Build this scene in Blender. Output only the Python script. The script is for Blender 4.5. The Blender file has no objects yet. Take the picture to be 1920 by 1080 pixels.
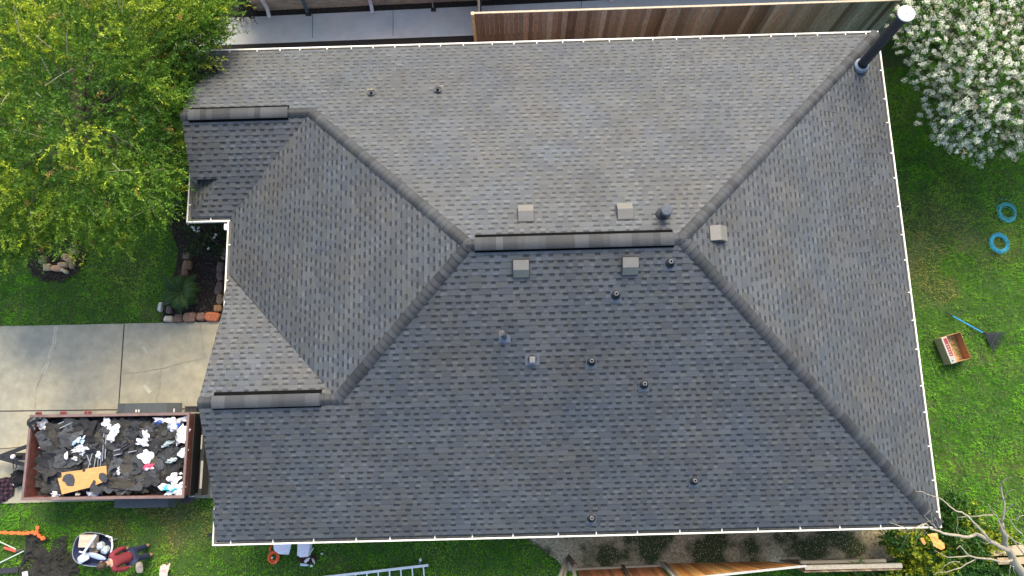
import bpy, math, random
import numpy as np
from mathutils import Vector, Matrix, noise
from mathutils.geometry import tessellate_polygon
random.seed(7); RNG = np.random.default_rng(7)
S = bpy.context.scene
COL = S.collection
R = math.radians

# ------------------------------------------------------------------ camera
EAVE = 2.6
CAMZ = 18.185 + EAVE
F = 1376.6
def rotm(ax, ay, az):
    return Matrix.Rotation(az, 3, 'Z') @ Matrix.Rotation(ay, 3, 'Y') @ Matrix.Rotation(ax, 3, 'X')
CR = rotm(0.1862, 0.0099, -0.0252)
cam_d = bpy.data.cameras.new('camera'); cam = bpy.data.objects.new('camera', cam_d); COL.objects.link(cam)
cam.matrix_world = Matrix.Translation((0, 0, CAMZ)) @ CR.to_4x4()
cam_d.sensor_width = 36; cam_d.lens = F / 1920 * 36; cam_d.clip_end = 800; cam_d.clip_start = 0.1
S.camera = cam
def at(px, py, z=0.0):
    """point of the place at height z seen at this spot of the photograph (1920x1080)"""
    d = CR @ Vector(((px - 960) / F, -(py - 540) / F, -1))
    t = (z - CAMZ) / d.z
    return Vector((d.x * t, d.y * t, z))

# ------------------------------------------------------------------ light
SUN_EL, SUN_AZ = 51, 14            # azimuth measured from +Y (north) towards +X
w = bpy.data.worlds.new('World'); S.world = w; w.use_nodes = True
nt = w.node_tree; bg = nt.nodes['Background']
sky = nt.nodes.new('ShaderNodeTexSky'); sky.sky_type = 'NISHITA'; sky.sun_disc = False
sky.sun_elevation = R(SUN_EL); sky.sun_rotation = R(SUN_AZ)
sky.air_density = 1.0; sky.dust_density = 2.5; sky.ozone_density = 1.0
nt.links.new(sky.outputs[0], bg.inputs[0]); bg.inputs[1].default_value = 0.15
sd = bpy.data.lights.new('sun', 'SUN'); sd.energy = 1.8; sd.angle = R(32); sd.color = (1.0, 0.87, 0.63)
sun = bpy.data.objects.new('sun', sd); COL.objects.link(sun)
sdir = Vector((math.sin(R(SUN_AZ)) * math.cos(R(SUN_EL)), math.cos(R(SUN_AZ)) * math.cos(R(SUN_EL)), math.sin(R(SUN_EL))))
sun.rotation_euler = (-sdir).to_track_quat('-Z', 'Y').to_euler()
S.view_settings.view_transform = 'Standard'; S.view_settings.look = 'None'
S.view_settings.gamma = 1; S.view_settings.exposure = 1.46; S.view_settings.use_curve_mapping = False

# ------------------------------------------------------------------ helpers
def mat(name, c, rough=0.8, ns=0, na=0.0, c2=None, bump=0.0, bs=None, metal=0.0, vc=False, spec=0.5, big=None, transl=0.0, rot=None, stretch=None):
    m = bpy.data.materials.new(name); m.use_nodes = True
    t = m.node_tree; p = t.nodes['Principled BSDF']; L = t.links.new
    p.inputs['Roughness'].default_value = rough; p.inputs['Metallic'].default_value = metal
    p.inputs['Specular IOR Level'].default_value = spec
    tc = t.nodes.new('ShaderNodeTexCoord'); src = tc.outputs['Object']
    if stretch:
        mp = t.nodes.new('ShaderNodeMapping'); mp.inputs['Scale'].default_value = stretch
        L(src, mp.inputs[0]); src = mp.outputs[0]
    if vc:
        a = t.nodes.new('ShaderNodeAttribute'); a.attribute_name = 'Col'; cur = a.outputs['Color']
    else:
        rgb = t.nodes.new('ShaderNodeRGB'); rgb.outputs[0].default_value = (*c, 1); cur = rgb.outputs[0]
    if ns:
        n = t.nodes.new('ShaderNodeTexNoise'); n.inputs['Scale'].default_value = ns; n.inputs['Detail'].default_value = 6
        n.inputs['Roughness'].default_value = 0.65
        L(src, n.inputs['Vector'])
        r = t.nodes.new('ShaderNodeMapRange'); r.inputs[1].default_value = .3; r.inputs[2].default_value = .7
        L(n.outputs[0], r.inputs[0])
        if c2:
            mx = t.nodes.new('ShaderNodeMix'); mx.data_type = 'RGBA'; L(r.outputs[0], mx.inputs[0])
            L(cur, mx.inputs[6]); mx.inputs[7].default_value = (*c2, 1); cur = mx.outputs[2]
        else:
            r.inputs[3].default_value = 1 - na; r.inputs[4].default_value = 1 + na
            mx = t.nodes.new('ShaderNodeMix'); mx.data_type = 'RGBA'; mx.blend_type = 'MULTIPLY'; mx.inputs[0].default_value = 1
            L(cur, mx.inputs[6]); L(r.outputs[0], mx.inputs[7]); cur = mx.outputs[2]
    if big:                                   # (scale, colour, low, high): large patches
        n = t.nodes.new('ShaderNodeTexNoise'); n.inputs['Scale'].default_value = big[0]; n.inputs['Detail'].default_value = 5
        L(src, n.inputs['Vector'])
        r = t.nodes.new('ShaderNodeMapRange'); r.inputs[1].default_value = big[2]; r.inputs[2].default_value = big[3]
        L(n.outputs[0], r.inputs[0])
        mx = t.nodes.new('ShaderNodeMix'); mx.data_type = 'RGBA'; L(r.outputs[0], mx.inputs[0])
        if len(big) > 4: mx.blend_type = 'MULTIPLY'
        L(cur, mx.inputs[6]); mx.inputs[7].default_value = (*big[1], 1); cur = mx.outputs[2]
    L(cur, p.inputs['Base Color'])
    if bump:
        n = t.nodes.new('ShaderNodeTexNoise'); n.inputs['Scale'].default_value = bs or 40; n.inputs['Detail'].default_value = 4
        L(src, n.inputs['Vector'])
        b = t.nodes.new('ShaderNodeBump'); b.inputs['Strength'].default_value = bump; b.inputs['Distance'].default_value = 0.02
        L(n.outputs[0], b.inputs['Height']); L(b.outputs[0], p.inputs['Normal'])
    if transl:
        tr = t.nodes.new('ShaderNodeBsdfTranslucent'); L(cur, tr.inputs['Color'])
        ms = t.nodes.new('ShaderNodeMixShader'); ms.inputs[0].default_value = transl
        L(p.outputs[0], ms.inputs[1]); L(tr.outputs[0], ms.inputs[2]); L(ms.outputs[0], t.nodes['Material Output'].inputs[0])
    return m

class MB:
    def __init__(s): s.v = []; s.f = []; s.c = []
    def poly(s, pts, c=(1, 1, 1)):
        n = len(s.v); s.v += [tuple(p) for p in pts]; s.f.append(tuple(range(n, n + len(pts)))); s.c.append(c)
    def mesh(s, vs, fs, c=(1, 1, 1)):
        n = len(s.v); s.v += [tuple(p) for p in vs]; s.f += [tuple(n + i for i in f) for f in fs]; s.c += [c] * len(fs)
    def hexa(s, b, t, c=(1, 1, 1)):          # bottom 4, top 4 (ccw from above)
        s.mesh(list(b) + list(t), [(3, 2, 1, 0), (4, 5, 6, 7), (0, 1, 5, 4), (1, 2, 6, 5), (2, 3, 7, 6), (3, 0, 4, 7)], c)
    def box(s, lo, hi, M=None, c=(1, 1, 1)):
        x0, y0, z0 = lo; x1, y1, z1 = hi
        P = [Vector(p) for p in ((x0, y0, z0), (x1, y0, z0), (x1, y1, z0), (x0, y1, z0), (x0, y0, z1), (x1, y0, z1), (x1, y1, z1), (x0, y1, z1))]
        if M is not None: P = [M @ p for p in P]
        s.hexa(P[:4], P[4:], c)
    def bar(s, a, b, wdt, hgt, c=(1, 1, 1), up=(0, 0, 1)):
        a = Vector(a); b = Vector(b); d = (b - a).normalized(); sd_ = d.cross(Vector(up))
        if sd_.length < 1e-4: sd_ = Vector((1, 0, 0))
        sd_.normalize(); u = sd_.cross(d).normalized(); sd_ *= wdt / 2; u *= hgt / 2
        s.hexa([a - sd_ - u, a + sd_ - u, b + sd_ - u, b - sd_ - u], [a - sd_ + u, a + sd_ + u, b + sd_ + u, b - sd_ + u], c)
    def tube(s, pts, rad, seg=8, c=(1, 1, 1), cap=True, closed=False):
        pts = [Vector(p) for p in pts]; n = len(pts)
        rs = rad if isinstance(rad, (list, tuple)) else [rad] * n
        rings = []; prev = None
        for i, p in enumerate(pts):
            if closed: d = pts[(i + 1) % n] - pts[i - 1]
            else: d = pts[min(i + 1, n - 1)] - pts[max(i - 1, 0)]
            d.normalize()
            if prev is None:
                a = d.cross(Vector((0, 0, 1)))
                if a.length < .1: a = d.cross(Vector((1, 0, 0)))
            else: a = prev - d * prev.dot(d)
            a.normalize(); prev = a; b = d.cross(a)
            rings.append([p + (a * math.cos(2 * math.pi * k / seg) + b * math.sin(2 * math.pi * k / seg)) * rs[i] for k in range(seg)])
        vs = [q for r in rings for q in r]; fs = []
        for i in range(n if closed else n - 1):
            j = (i + 1) % n
            for k in range(seg):
                fs.append((i * seg + k, i * seg + (k + 1) % seg, j * seg + (k + 1) % seg, j * seg + k))
        if cap and not closed: fs += [tuple(range(seg))[::-1], tuple((n - 1) * seg + k for k in range(seg))]
        s.mesh(vs, fs, c)
    def lathe(s, prof, M=None, seg=24, c=(1, 1, 1)):   # prof [(r,z)]
        vs = [Vector((r * math.cos(2 * math.pi * k / seg), r * math.sin(2 * math.pi * k / seg), z)) for r, z in prof for k in range(seg)]
        if M is not None: vs = [M @ v for v in vs]
        fs = [(i * seg + k, i * seg + (k + 1) % seg, (i + 1) * seg + (k + 1) % seg, (i + 1) * seg + k) for i in range(len(prof) - 1) for k in range(seg)]
        s.mesh(vs, fs, c)
    def ball(s, M, c=(1, 1, 1), amp=0.0, seed=0, nu=14, nv=8, nf=2.0, flat=None):
        vs = []; fs = []
        for j in range(nv + 1):
            th = math.pi * j / nv
            for i in range(nu):
                ph = 2 * math.pi * i / nu
                p = Vector((math.sin(th) * math.cos(ph), math.sin(th) * math.sin(ph), math.cos(th)))
                if flat: p = Vector((math.copysign(abs(p.x) ** flat, p.x), math.copysign(abs(p.y) ** flat, p.y), math.copysign(abs(p.z) ** flat, p.z)))
                if amp: p *= 1 + amp * noise.noise(p * nf + Vector((seed * 7.3, seed * 1.7, 0)))
                vs.append(M @ p)
        for j in range(nv):
            for i in range(nu): fs.append((j * nu + i, (j + 1) * nu + i, (j + 1) * nu + (i + 1) % nu, j * nu + (i + 1) % nu))
        s.mesh(vs, fs, c)
    def build(s, name, m, parent=None, smooth=False, **kw):
        me = bpy.data.meshes.new(name); me.from_pydata(s.v, [], s.f); me.update()
        if s.f:
            ca = me.color_attributes.new('Col', 'FLOAT_COLOR', 'CORNER')
            ln = np.array([len(f) for f in s.f]); cc = np.repeat(np.array([(*c[:3], 1.0) for c in s.c]), ln, axis=0)
            ca.data.foreach_set('color', cc.ravel().astype(np.float32))
            if smooth: me.polygons.foreach_set('use_smooth', [True] * len(me.polygons))
        me.materials.append(m)
        return link(name, me, parent, **kw)
def link(name, me, parent=None, **kw):
    o = bpy.data.objects.new(name, me); COL.objects.link(o)
    if parent: o.parent = parent
    return props(o, **kw)
def props(o, label=None, cat=None, group=None, kind=None):
    if label: o['label'] = label
    if cat: o['category'] = cat
    if group: o['group'] = group
    if kind: o['kind'] = kind
    return o
def thing(name, loc=(0, 0, 0), rz=0, **kw):
    """an Empty at the thing's base; parts are modelled in its own axes"""
    o = bpy.data.objects.new(name, None); COL.objects.link(o); o.location = loc; o.rotation_euler = (0, 0, rz)
    o.empty_display_size = .2
    return props(o, **kw)
def dup(root, loc=None, rz=None, scale=None, **kw):
    r = root.copy(); COL.objects.link(r)
    if loc is not None: r.location = loc
    if rz is not None: r.rotation_euler = (0, 0, rz)
    if scale: r.scale = scale
    for ch in [o for o in bpy.data.objects if o.parent == root]:
        c = ch.copy(); COL.objects.link(c); c.parent = r
        for g in [o for o in bpy.data.objects if o.parent == ch]:
            d = g.copy(); COL.objects.link(d); d.parent = c
    return props(r, **kw)
def T(x, y, z, rz=0, sx=1, sy=1, sz=1, rx=0, ry=0):
    return Matrix.Translation((x, y, z)) @ Matrix.Rotation(rz, 4, 'Z') @ Matrix.Rotation(ry, 4, 'Y') @ Matrix.Rotation(rx, 4, 'X') @ Matrix.Diagonal((sx, sy, sz, 1))
def npmesh(name, V, FC, colors, m, parent=None, **kw):     # numpy fast: V (n,3), FC (m,k) same k, colors per vertex (n,3)
    me = bpy.data.meshes.new(name); k = FC.shape[1]
    me.vertices.add(len(V)); me.vertices.foreach_set('co', V.ravel().astype(np.float32))
    me.loops.add(FC.size); me.loops.foreach_set('vertex_index', FC.ravel().astype(np.int32))
    me.polygons.add(len(FC)); me.polygons.foreach_set('loop_start', (np.arange(len(FC)) * k).astype(np.int32))
    me.update(calc_edges=True)
    ca = me.color_attributes.new('Col', 'FLOAT_COLOR', 'POINT')
    cc = np.ones((len(V), 4), np.float32); cc[:, :3] = colors; ca.data.foreach_set('color', cc.ravel())
    me.materials.append(m); me.validate()
    return link(name, me, parent, **kw)
def inpoly(X, Y, poly):
    r = np.zeros(len(X), bool); n = len(poly)
    for i in range(n):
        x0, y0 = poly[i][0], poly[i][1]; x1, y1 = poly[(i + 1) % n][0], poly[(i + 1) % n][1]
        c = ((y0 > Y) != (y1 > Y)); 
        with np.errstate(divide='ignore', invalid='ignore'): xi = (x1 - x0) * (Y - y0) / (y1 - y0 + 1e-12) + x0
        r ^= c & (X < xi)
    return r
def inside(x, y, poly): return bool(inpoly(np.array([x]), np.array([y]), poly)[0])
def P(pxs, z=0.0): return [at(x, y, z) for x, y in pxs]
def sheet(name, pxs, z, m, kind='structure', parent=None, thick=0.0, world=False, **kw):
    pts = pxs if world else P(pxs, z); b = MB()
    pts = [Vector((p[0], p[1], z)) for p in pts]
    a = sum(pts[i].x * pts[(i + 1) % len(pts)].y - pts[(i + 1) % len(pts)].x * pts[i].y for i in range(len(pts)))
    if a < 0: pts = pts[::-1]
    b.poly(pts)
    if thick:
        for i in range(len(pts)):
            p, q = pts[i], pts[(i + 1) % len(pts)]; d = Vector((0, 0, thick)); b.poly([p - d, q - d, q, p])
    return b.build(name, m, parent, kind=kind, **kw)

# ------------------------------------------------------------------ materials
M = {}
M['shingle'] = mat('shingle', (0, 0, 0), .56, ns=55, na=.32, vc=True, bump=.5, bs=120, spec=.45)
M['lip'] = mat('gutter_white', (.74, .71, .62), .45, ns=6, na=.08)
M['hood'] = mat('hood_metal', (.155, .148, .128), .4, ns=10, na=.08, metal=.15)
M['felt'] = mat('vent_felt', (.006, .006, .006), 1.0, ns=20, na=.3, spec=.03)
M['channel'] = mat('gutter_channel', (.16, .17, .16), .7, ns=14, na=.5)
M['brick'] = mat('brick', (.38, .24, .2), .85, ns=14, na=.25, vc=True)
M['soffit'] = mat('soffit', (.6, .58, .52), .7)
M['conc'] = mat('driveway_concrete', (.37, .33, .225), .85, ns=3.5, na=.17, bump=.3, bs=60, big=(.5, (.66, .72, .82), .42, .66, 1))
M['conc2'] = mat('walk_concrete', (.50, .49, .44), .85, ns=2, na=.10, bump=.2, bs=70, big=(.7, (.85, .95, 1.0), .4, .65, 1))
M['crack'] = mat('joint_dark', (.035, .03, .025), .9, ns=8, na=.4)
M['pale'] = mat('limestain', (.44, .41, .31), .9, ns=6, na=.12)
M['crackl'] = mat('crack_brown', (.20, .175, .12), .9, ns=8, na=.4)
M['soil'] = mat('lawn_soil', (.035, .075, .010), .95, ns=9, na=.5, bump=.6, bs=30, big=(.5, (.10, .085, .035), .55, .75))
M['mulch'] = mat('mulch', (.020, .016, .013), .95, ns=22, na=.7, bump=1, bs=50)
M['dirt'] = mat('sandy_dirt', (.36, .30, .18), .95, ns=14, na=.5, bump=.6, bs=50, big=(1.1, (.035, .055, .014), .46, .56))
M['leaf'] = mat('leaf', (0, 0, 0), .5, vc=True, transl=.25, spec=.35)
M['grass'] = mat('grass_blade', (0, 0, 0), .6, vc=True, transl=.3, spec=.25)
M['bark'] = mat('bark', (.13, .10, .075), .9, ns=18, na=.4, bump=.6, bs=40)
M['barkpale'] = mat('bark_pale', (.33, .285, .20), .85, ns=18, na=.3, bump=.4, bs=40)
M['petal'] = mat('petal', (0, 0, 0), .6, vc=True, transl=.2, spec=.2)
M['vc'] = mat('painted', (0, 0, 0), .7, ns=20, na=.18, vc=True)
M['vcr'] = mat('matte_cloth', (0, 0, 0), .95, ns=30, na=.25, vc=True, bump=.4, bs=60, spec=.2)
M['plastic'] = mat('plastic_film', (0, 0, 0), .45, vc=True, ns=12, na=.06)
M['wood'] = mat('fence_wood', (0, 0, 0), .85, ns=9, na=.45, vc=True, stretch=(6, 6, .7), bump=.3, bs=20)
M['ply'] = mat('plywood', (.47, .26, .085), .7, ns=6, na=.2, stretch=(1, 7, 1))
M['blackpipe'] = mat('black_paint', (.022, .022, .026), .5, ns=10, na=.3)
M['metal'] = mat('galvanised', (.35, .37, .4), .4, ns=8, na=.15, metal=.6)
M['alu'] = mat('aluminium', (.62, .65, .62), .4, ns=8, na=.1, metal=.4)
M['steel_red'] = mat('primer_red', (.17, .06, .045), .6, ns=6, na=.35)
M['rim'] = mat('worn_rim', (.165, .105, .09), .6, ns=5, na=.25)
M['steel_black'] = mat('black_steel', (.012, .012, .013), .55, ns=6, na=.4)
M['stone'] = mat('stone', (0, 0, 0), .9, ns=12, na=.35, vc=True, bump=.8, bs=25)
M['debris'] = mat('shingle_scrap', (0, 0, 0), .9, ns=30, na=.4, vc=True, bump=.6, bs=80, spec=.3)
M['skin'] = mat('skin', (.42, .24, .16), .6)
M['hair'] = mat('hair', (.045, .025, .015), .7, ns=60, na=.4)
M['shirt'] = mat('maroon_cotton', (.17, .028, .035), .9, ns=7, na=.25, spec=.2)
M['denim'] = mat('denim', (.018, .026, .06), .9, ns=25, na=.3)
M['shoe'] = mat('shoe', (.25, .14, .07), .8)

# ------------------------------------------------------------------ house
YN, YS, XE, XW1, XW2 = 10.182, -2.604, 9.907, -8.432, -7.364
YU, YL, XGU, XGL = 7.776, .70, -8.16, -7.17
TP = .4974; W = YN - YS; YR = (YN + YS) / 2; XRR = XE - W / 2; XRL = XW2 + W / 2
YU_S = 2 * YU - YN; YL_N = 2 * YL - YS
IN = .12                                     # shingles stop this far inside the gutter's outer lip
house = thing('house', (0, 0, 0), label='brick house with newly shingled grey hip and gable roof, filling the picture', cat='house')
pN = lambda x, y: EAVE + (YN - y) * TP
pS = lambda x, y: EAVE + (y - YS) * TP
pE = lambda x, y: EAVE + (XE - x) * TP
pW = lambda x, y: EAVE + (x - XW2) * TP
pU = lambda x, y: EAVE + (y - YU_S) * TP
pL = lambda x, y: EAVE + (YL_N - y) * TP
pK = lambda x, y: EAVE + (x - XW1) * TP
SK = .98
PAL0 = [(.142, .142, .144), (.128, .129, .133), (.120, .121, .126), (.104, .106, .112), (.126, .121, .112), (.112, .114, .124), (.134, .133, .128)]
PAL = [(c[0] * .50, c[1] * .535, c[2] * .55) for c in PAL0]
def clip(subj, tri):
    out = subj
    for i in range(3):
        a, b = tri[i], tri[(i + 1) % 3]; ex, ey = b[0] - a[0], b[1] - a[1]
        inp, out = out, []
        for j in range(len(inp)):
            p, q = inp[j], inp[(j + 1) % len(inp)]
            dp = ex * (p[1] - a[1]) - ey * (p[0] - a[0]); dq = ex * (q[1] - a[1]) - ey * (q[0] - a[0])
            if dp >= 0: out.append(p)
            if (dp >= 0) != (dq >= 0):
                t = dp / (dp - dq); out.append((p[0] + t * (q[0] - p[0]), p[1] + t * (q[1] - p[1])))
        if not out: return []
    return out
def segclip(u0, u1, v, tri):
    lo, hi = u0, u1
    for i in range(3):
        a, b = tri[i], tri[(i + 1) % 3]; ex, ey = b[0] - a[0], b[1] - a[1]
        k = -ey; c = ex * (v - a[1]) + ey * a[0]        # f(u) = c + k*u >= 0
        if abs(k) < 1e-9:
            if c < 0: return None
        else:
            r = -c / k
            if k > 0: lo = max(lo, r)
            else: hi = min(hi, r)
    return (lo, hi) if hi - lo > 1e-4 else None
def shingles(b, poly, plane, O, U, V, zoff=0.0, seed=0):
    """courses of laminated shingles over a plan polygon; U along the eave, V up the slope (plan unit vectors)"""
    rnd = random.Random(seed)
    toUV = lambda p: ((p[0] - O[0]) * U[0] + (p[1] - O[1]) * U[1], (p[0] - O[0]) * V[0] + (p[1] - O[1]) * V[1])
    uv = [toUV(p) for p in poly]
    tris = [[uv[i] for i in t] for t in tessellate_polygon([[Vector((a, c, 0)) for a, c in uv]])]
    T2 = []
    for t in tris:
        a = (t[1][0] - t[0][0]) * (t[2][1] - t[0][1]) - (t[1][1] - t[0][1]) * (t[2][0] - t[0][0])
        if abs(a) > 1e-6: T2.append(t if a > 0 else t[::-1])
    umin = min(p[0] for p in uv); umax = max(p[0] for p in uv); vmin = min(p[1] for p in uv); vmax = max(p[1] for p in uv)
    cs = .1285
    def put(u0, u1, v0, v1, d0, d1, col, front=0.0):
        for t in T2:
            if u1 < min(q[0] for q in t) or u0 > max(q[0] for q in t) or v1 < min(q[1] for q in t) or v0 > max(q[1] for q in t): continue
            pl = clip([(u0, v0), (u1, v0), (u1, v1), (u0, v1)], t)
            if len(pl) >= 3:
                pts = []
                for (u, v) in pl:
                    x = O[0] + U[0] * u + V[0] * v; y = O[1] + U[1] * u + V[1] * v
                    k = (v - v0) / (v1 - v0); pts.append((x, y, plane(x, y) + zoff + d0 * (1 - k) + d1 * k))
                b.poly(pts if U[0] * V[1] - U[1] * V[0] > 0 else pts[::-1], col)
            if front:
                s = segclip(u0, u1, v0, t)
                if s:
                    q = []
                    for u, dz in ((s[0], d0 - front), (s[1], d0 - front), (s[1], d0), (s[0], d0)):
                        x = O[0] + U[0] * u + V[0] * v0; y = O[1] + U[1] * u + V[1] * v0
                        q.append((x, y, plane(x, y) + zoff + dz))
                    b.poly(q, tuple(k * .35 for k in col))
    n0 = math.floor(vmin / cs); n1 = math.ceil(vmax / cs)
    for i in range(n0, n1):
        v0 = i * cs; v1 = v0 + cs; u = umin - rnd.random() * .4
        bandc = rnd.uniform(.97, 1.03)
        while u < umax:
            tint = .97 + .19 * noise.noise(Vector((u * 1.3 + seed * 9, v0 * 1.5, seed))) + .12 * noise.noise(Vector((u * .35, v0 * .4, seed + 5)))
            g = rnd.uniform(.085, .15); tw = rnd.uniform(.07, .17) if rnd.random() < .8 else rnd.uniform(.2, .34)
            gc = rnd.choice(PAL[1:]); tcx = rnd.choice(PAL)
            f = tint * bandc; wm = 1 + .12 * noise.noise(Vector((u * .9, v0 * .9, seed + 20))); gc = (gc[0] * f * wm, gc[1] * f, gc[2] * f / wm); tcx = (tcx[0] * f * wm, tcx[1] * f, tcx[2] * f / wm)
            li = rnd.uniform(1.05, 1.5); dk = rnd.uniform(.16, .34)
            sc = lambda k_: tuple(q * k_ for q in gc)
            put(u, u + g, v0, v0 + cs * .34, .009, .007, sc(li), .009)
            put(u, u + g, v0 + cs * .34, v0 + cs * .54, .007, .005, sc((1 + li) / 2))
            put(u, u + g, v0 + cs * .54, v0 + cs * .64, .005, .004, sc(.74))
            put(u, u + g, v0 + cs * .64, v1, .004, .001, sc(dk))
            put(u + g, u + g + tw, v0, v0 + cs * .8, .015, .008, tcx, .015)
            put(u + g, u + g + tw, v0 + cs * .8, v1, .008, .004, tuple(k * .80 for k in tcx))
            u += g + tw
roof_b = MB()
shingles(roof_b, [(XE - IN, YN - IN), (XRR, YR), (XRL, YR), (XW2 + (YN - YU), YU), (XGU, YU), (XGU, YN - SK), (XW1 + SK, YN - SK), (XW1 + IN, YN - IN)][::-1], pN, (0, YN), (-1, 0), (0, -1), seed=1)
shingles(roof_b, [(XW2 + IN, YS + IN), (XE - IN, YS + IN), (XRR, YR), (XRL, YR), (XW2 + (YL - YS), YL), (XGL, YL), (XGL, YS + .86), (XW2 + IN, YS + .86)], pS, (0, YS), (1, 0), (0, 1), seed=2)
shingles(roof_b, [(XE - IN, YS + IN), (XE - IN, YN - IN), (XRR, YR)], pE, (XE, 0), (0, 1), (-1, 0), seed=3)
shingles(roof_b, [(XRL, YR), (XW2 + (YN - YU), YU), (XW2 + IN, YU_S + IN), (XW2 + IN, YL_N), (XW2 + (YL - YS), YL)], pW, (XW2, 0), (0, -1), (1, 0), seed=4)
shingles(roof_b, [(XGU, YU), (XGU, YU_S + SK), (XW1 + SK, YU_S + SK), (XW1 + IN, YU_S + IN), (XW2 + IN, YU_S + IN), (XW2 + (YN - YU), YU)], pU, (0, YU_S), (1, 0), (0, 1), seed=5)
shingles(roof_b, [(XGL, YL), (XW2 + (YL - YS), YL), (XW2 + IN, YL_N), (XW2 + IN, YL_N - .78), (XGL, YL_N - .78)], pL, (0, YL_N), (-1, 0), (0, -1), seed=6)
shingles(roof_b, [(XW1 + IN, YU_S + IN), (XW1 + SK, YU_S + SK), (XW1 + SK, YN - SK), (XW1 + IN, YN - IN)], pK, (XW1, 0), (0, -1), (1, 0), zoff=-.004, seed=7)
# closed deck below the shingles (keeps light out), rake edges, gable ends
def deck(pts, pl):
    roof_b.poly([(x, y, pl(x, y) - .03) for x, y in pts], (.05, .05, .05))
def rake(x, y0, y1, pl):
    q = [(x, y0), (x, y1)]
    roof_b.poly([(x, y0, pl(x, y0) + .014), (x, y1, pl(x, y1) + .014), (x, y1, pl(x, y1) - .02), (x, y0, pl(x, y0) - .02)], (.03, .03, .032))
rake(XGU, YU, YN - SK, pN); rake(XGU, YU, YU_S + SK, pU); rake(XGL, YL, YS + .86, pS); rake(XGL, YL, YL_N - .78, pL)
roof = roof_b.build('roof', M['shingle'], house)
def part(b, name, m, parent=house, **kw): return b.build(name, m, parent, **kw)
b = MB()
z0 = EAVE - .02
b.poly([(XGU + .01, y, z) for y, z in ((YN - SK, z0), (YN - SK, pN(0, YN - SK) - .02), (YU, pN(0, YU) - .02), (YU_S + SK, pU(0, YU_S + SK) - .02), (YU_S + SK, z0))])
part(b, 'gable_panel', M['soffit']); b = MB()
b.poly([(XGL + .01, y, z) for y, z in ((YL_N - .78, z0), (YL_N - .78, pL(0, YL_N - .78) - .02), (YL, pL(0, YL) - .02), (YS + .86, pS(0, YS + .86) - .02), (YS + .86, z0))])
part(b, 'gable_panel', M['soffit'])
# walls, soffit
foot = [(XW2 + .45, YS + .45), (XE - .45, YS + .45), (XE - .45, YN - .45), (XW1 + .45, YN - .45), (XW1 + .45, YU_S + .45), (XW2 + .45, YU_S + .45)]
b = MB()
for i in range(len(foot)):
    (x0, y0), (x1, y1) = foot[i], foot[(i + 1) % len(foot)]
    L_ = math.hypot(x1 - x0, y1 - y0); n = 36
    for k in range(n):
        za, zb = k * (EAVE - .1) / n, (k + 1) * (EAVE - .1) / n; g = random.uniform(.85, 1.15)
        b.poly([(x0, y0, za), (x1, y1, za), (x1, y1, zb), (x0, y0, zb)], (.36 * g, .23 * g, .19 * g))
part(b, 'wall', M['brick'])
b = MB(); e = .07
ring = [(XW2 + e, YS + e), (XE - e, YS + e), (XE - e, YN - e), (XW1 + e, YN - e), (XW1 + e, YU_S + e), (XW2 + e, YU_S + e)]
for i in range(6):
    j = (i + 1) % 6
    b.poly([(*ring[i], EAVE - .1), (*ring[j], EAVE - .1), (*foot[j], EAVE - .1), (*foot[i], EAVE - .1)][::-1])
    b.poly([(*ring[i], EAVE - .12), (*ring[j], EAVE - .12), (*ring[j], EAVE + .01), (*ring[i], EAVE + .01)])
part(b, 'soffit', M['soffit'])
# gutters: outer lip, channel, hangers
hanger_me = None
def gutter(a, c, inward, sp, ext0=0., ext1=0.):
    global hanger_me
    a = Vector((*a, 0)); c = Vector((*c, 0)); d = (c - a).normalized(); n = Vector((*inward, 0))
    A = a - d * ext0; C = c + d * ext1; zt = EAVE + .01; zb = EAVE - .105
    b = MB()
    def strip(o0, o1, za, zb_):
        b.hexa([A + n * o0 + Vector((0, 0, za)), C + n * o0 + Vector((0, 0, za)), C + n * o1 + Vector((0, 0, za)), A + n * o1 + Vector((0, 0, za))],
               [A + n * o0 + Vector((0, 0, zb_)), C + n * o0 + Vector((0, 0, zb_)), C + n * o1 + Vector((0, 0, zb_)), A + n * o1 + Vector((0, 0, zb_))])
    strip(0, .034, zt - .03, zt); strip(0.004, .014, zb, zt - .031)
    o = b.build('gutter', M['lip'], house)
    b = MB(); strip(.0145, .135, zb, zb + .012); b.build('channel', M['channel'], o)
    if hanger_me is None:
        h = MB(); h.box((-.013, .02, EAVE - .012), (.013, .115, EAVE + .014)); hanger_me = h
        hh = h.build('hanger', M['lip'], o); hanger_me = hh.data; first = hh
    else: first = None
    L_ = (c - a).length; k = int(L_ / sp); rz = math.atan2(n.y, n.x) - math.pi / 2
    for i in range(k):
        p = a + d * (sp * (i + .5 + random.uniform(-.12, .12)) * L_ / (k * sp))
        if first is not None and i == 0: h = first
        else: h = bpy.data.objects.new('hanger', hanger_me); COL.objects.link(h); h.parent = o
        h.location = (p.x, p.y, 0); h.rotation_euler = (0, 0, rz)
gutter((XW1, YN), (XE, YN), (0, -1), .62)
gutter((XE, YN), (XE, YS), (-1, 0), .75, -.05, 0)
gutter((XW2, YS), (XE, YS), (0, 1), .92, 0, -.05)
gutter((XW1, YU_S), (XW1, YN), (1, 0), .9, 0, -.05)
gutter((XW1, YU_S), (XW2, YU_S), (0, 1), .55, -.05, .05)
gutter((XW2, YL_N - .86), (XW2, YU_S), (1, 0), .75, .05, -.0)
gutter((XW2, YS), (XW2, YS + .92), (1, 0), .8, -.05, 0)
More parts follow.
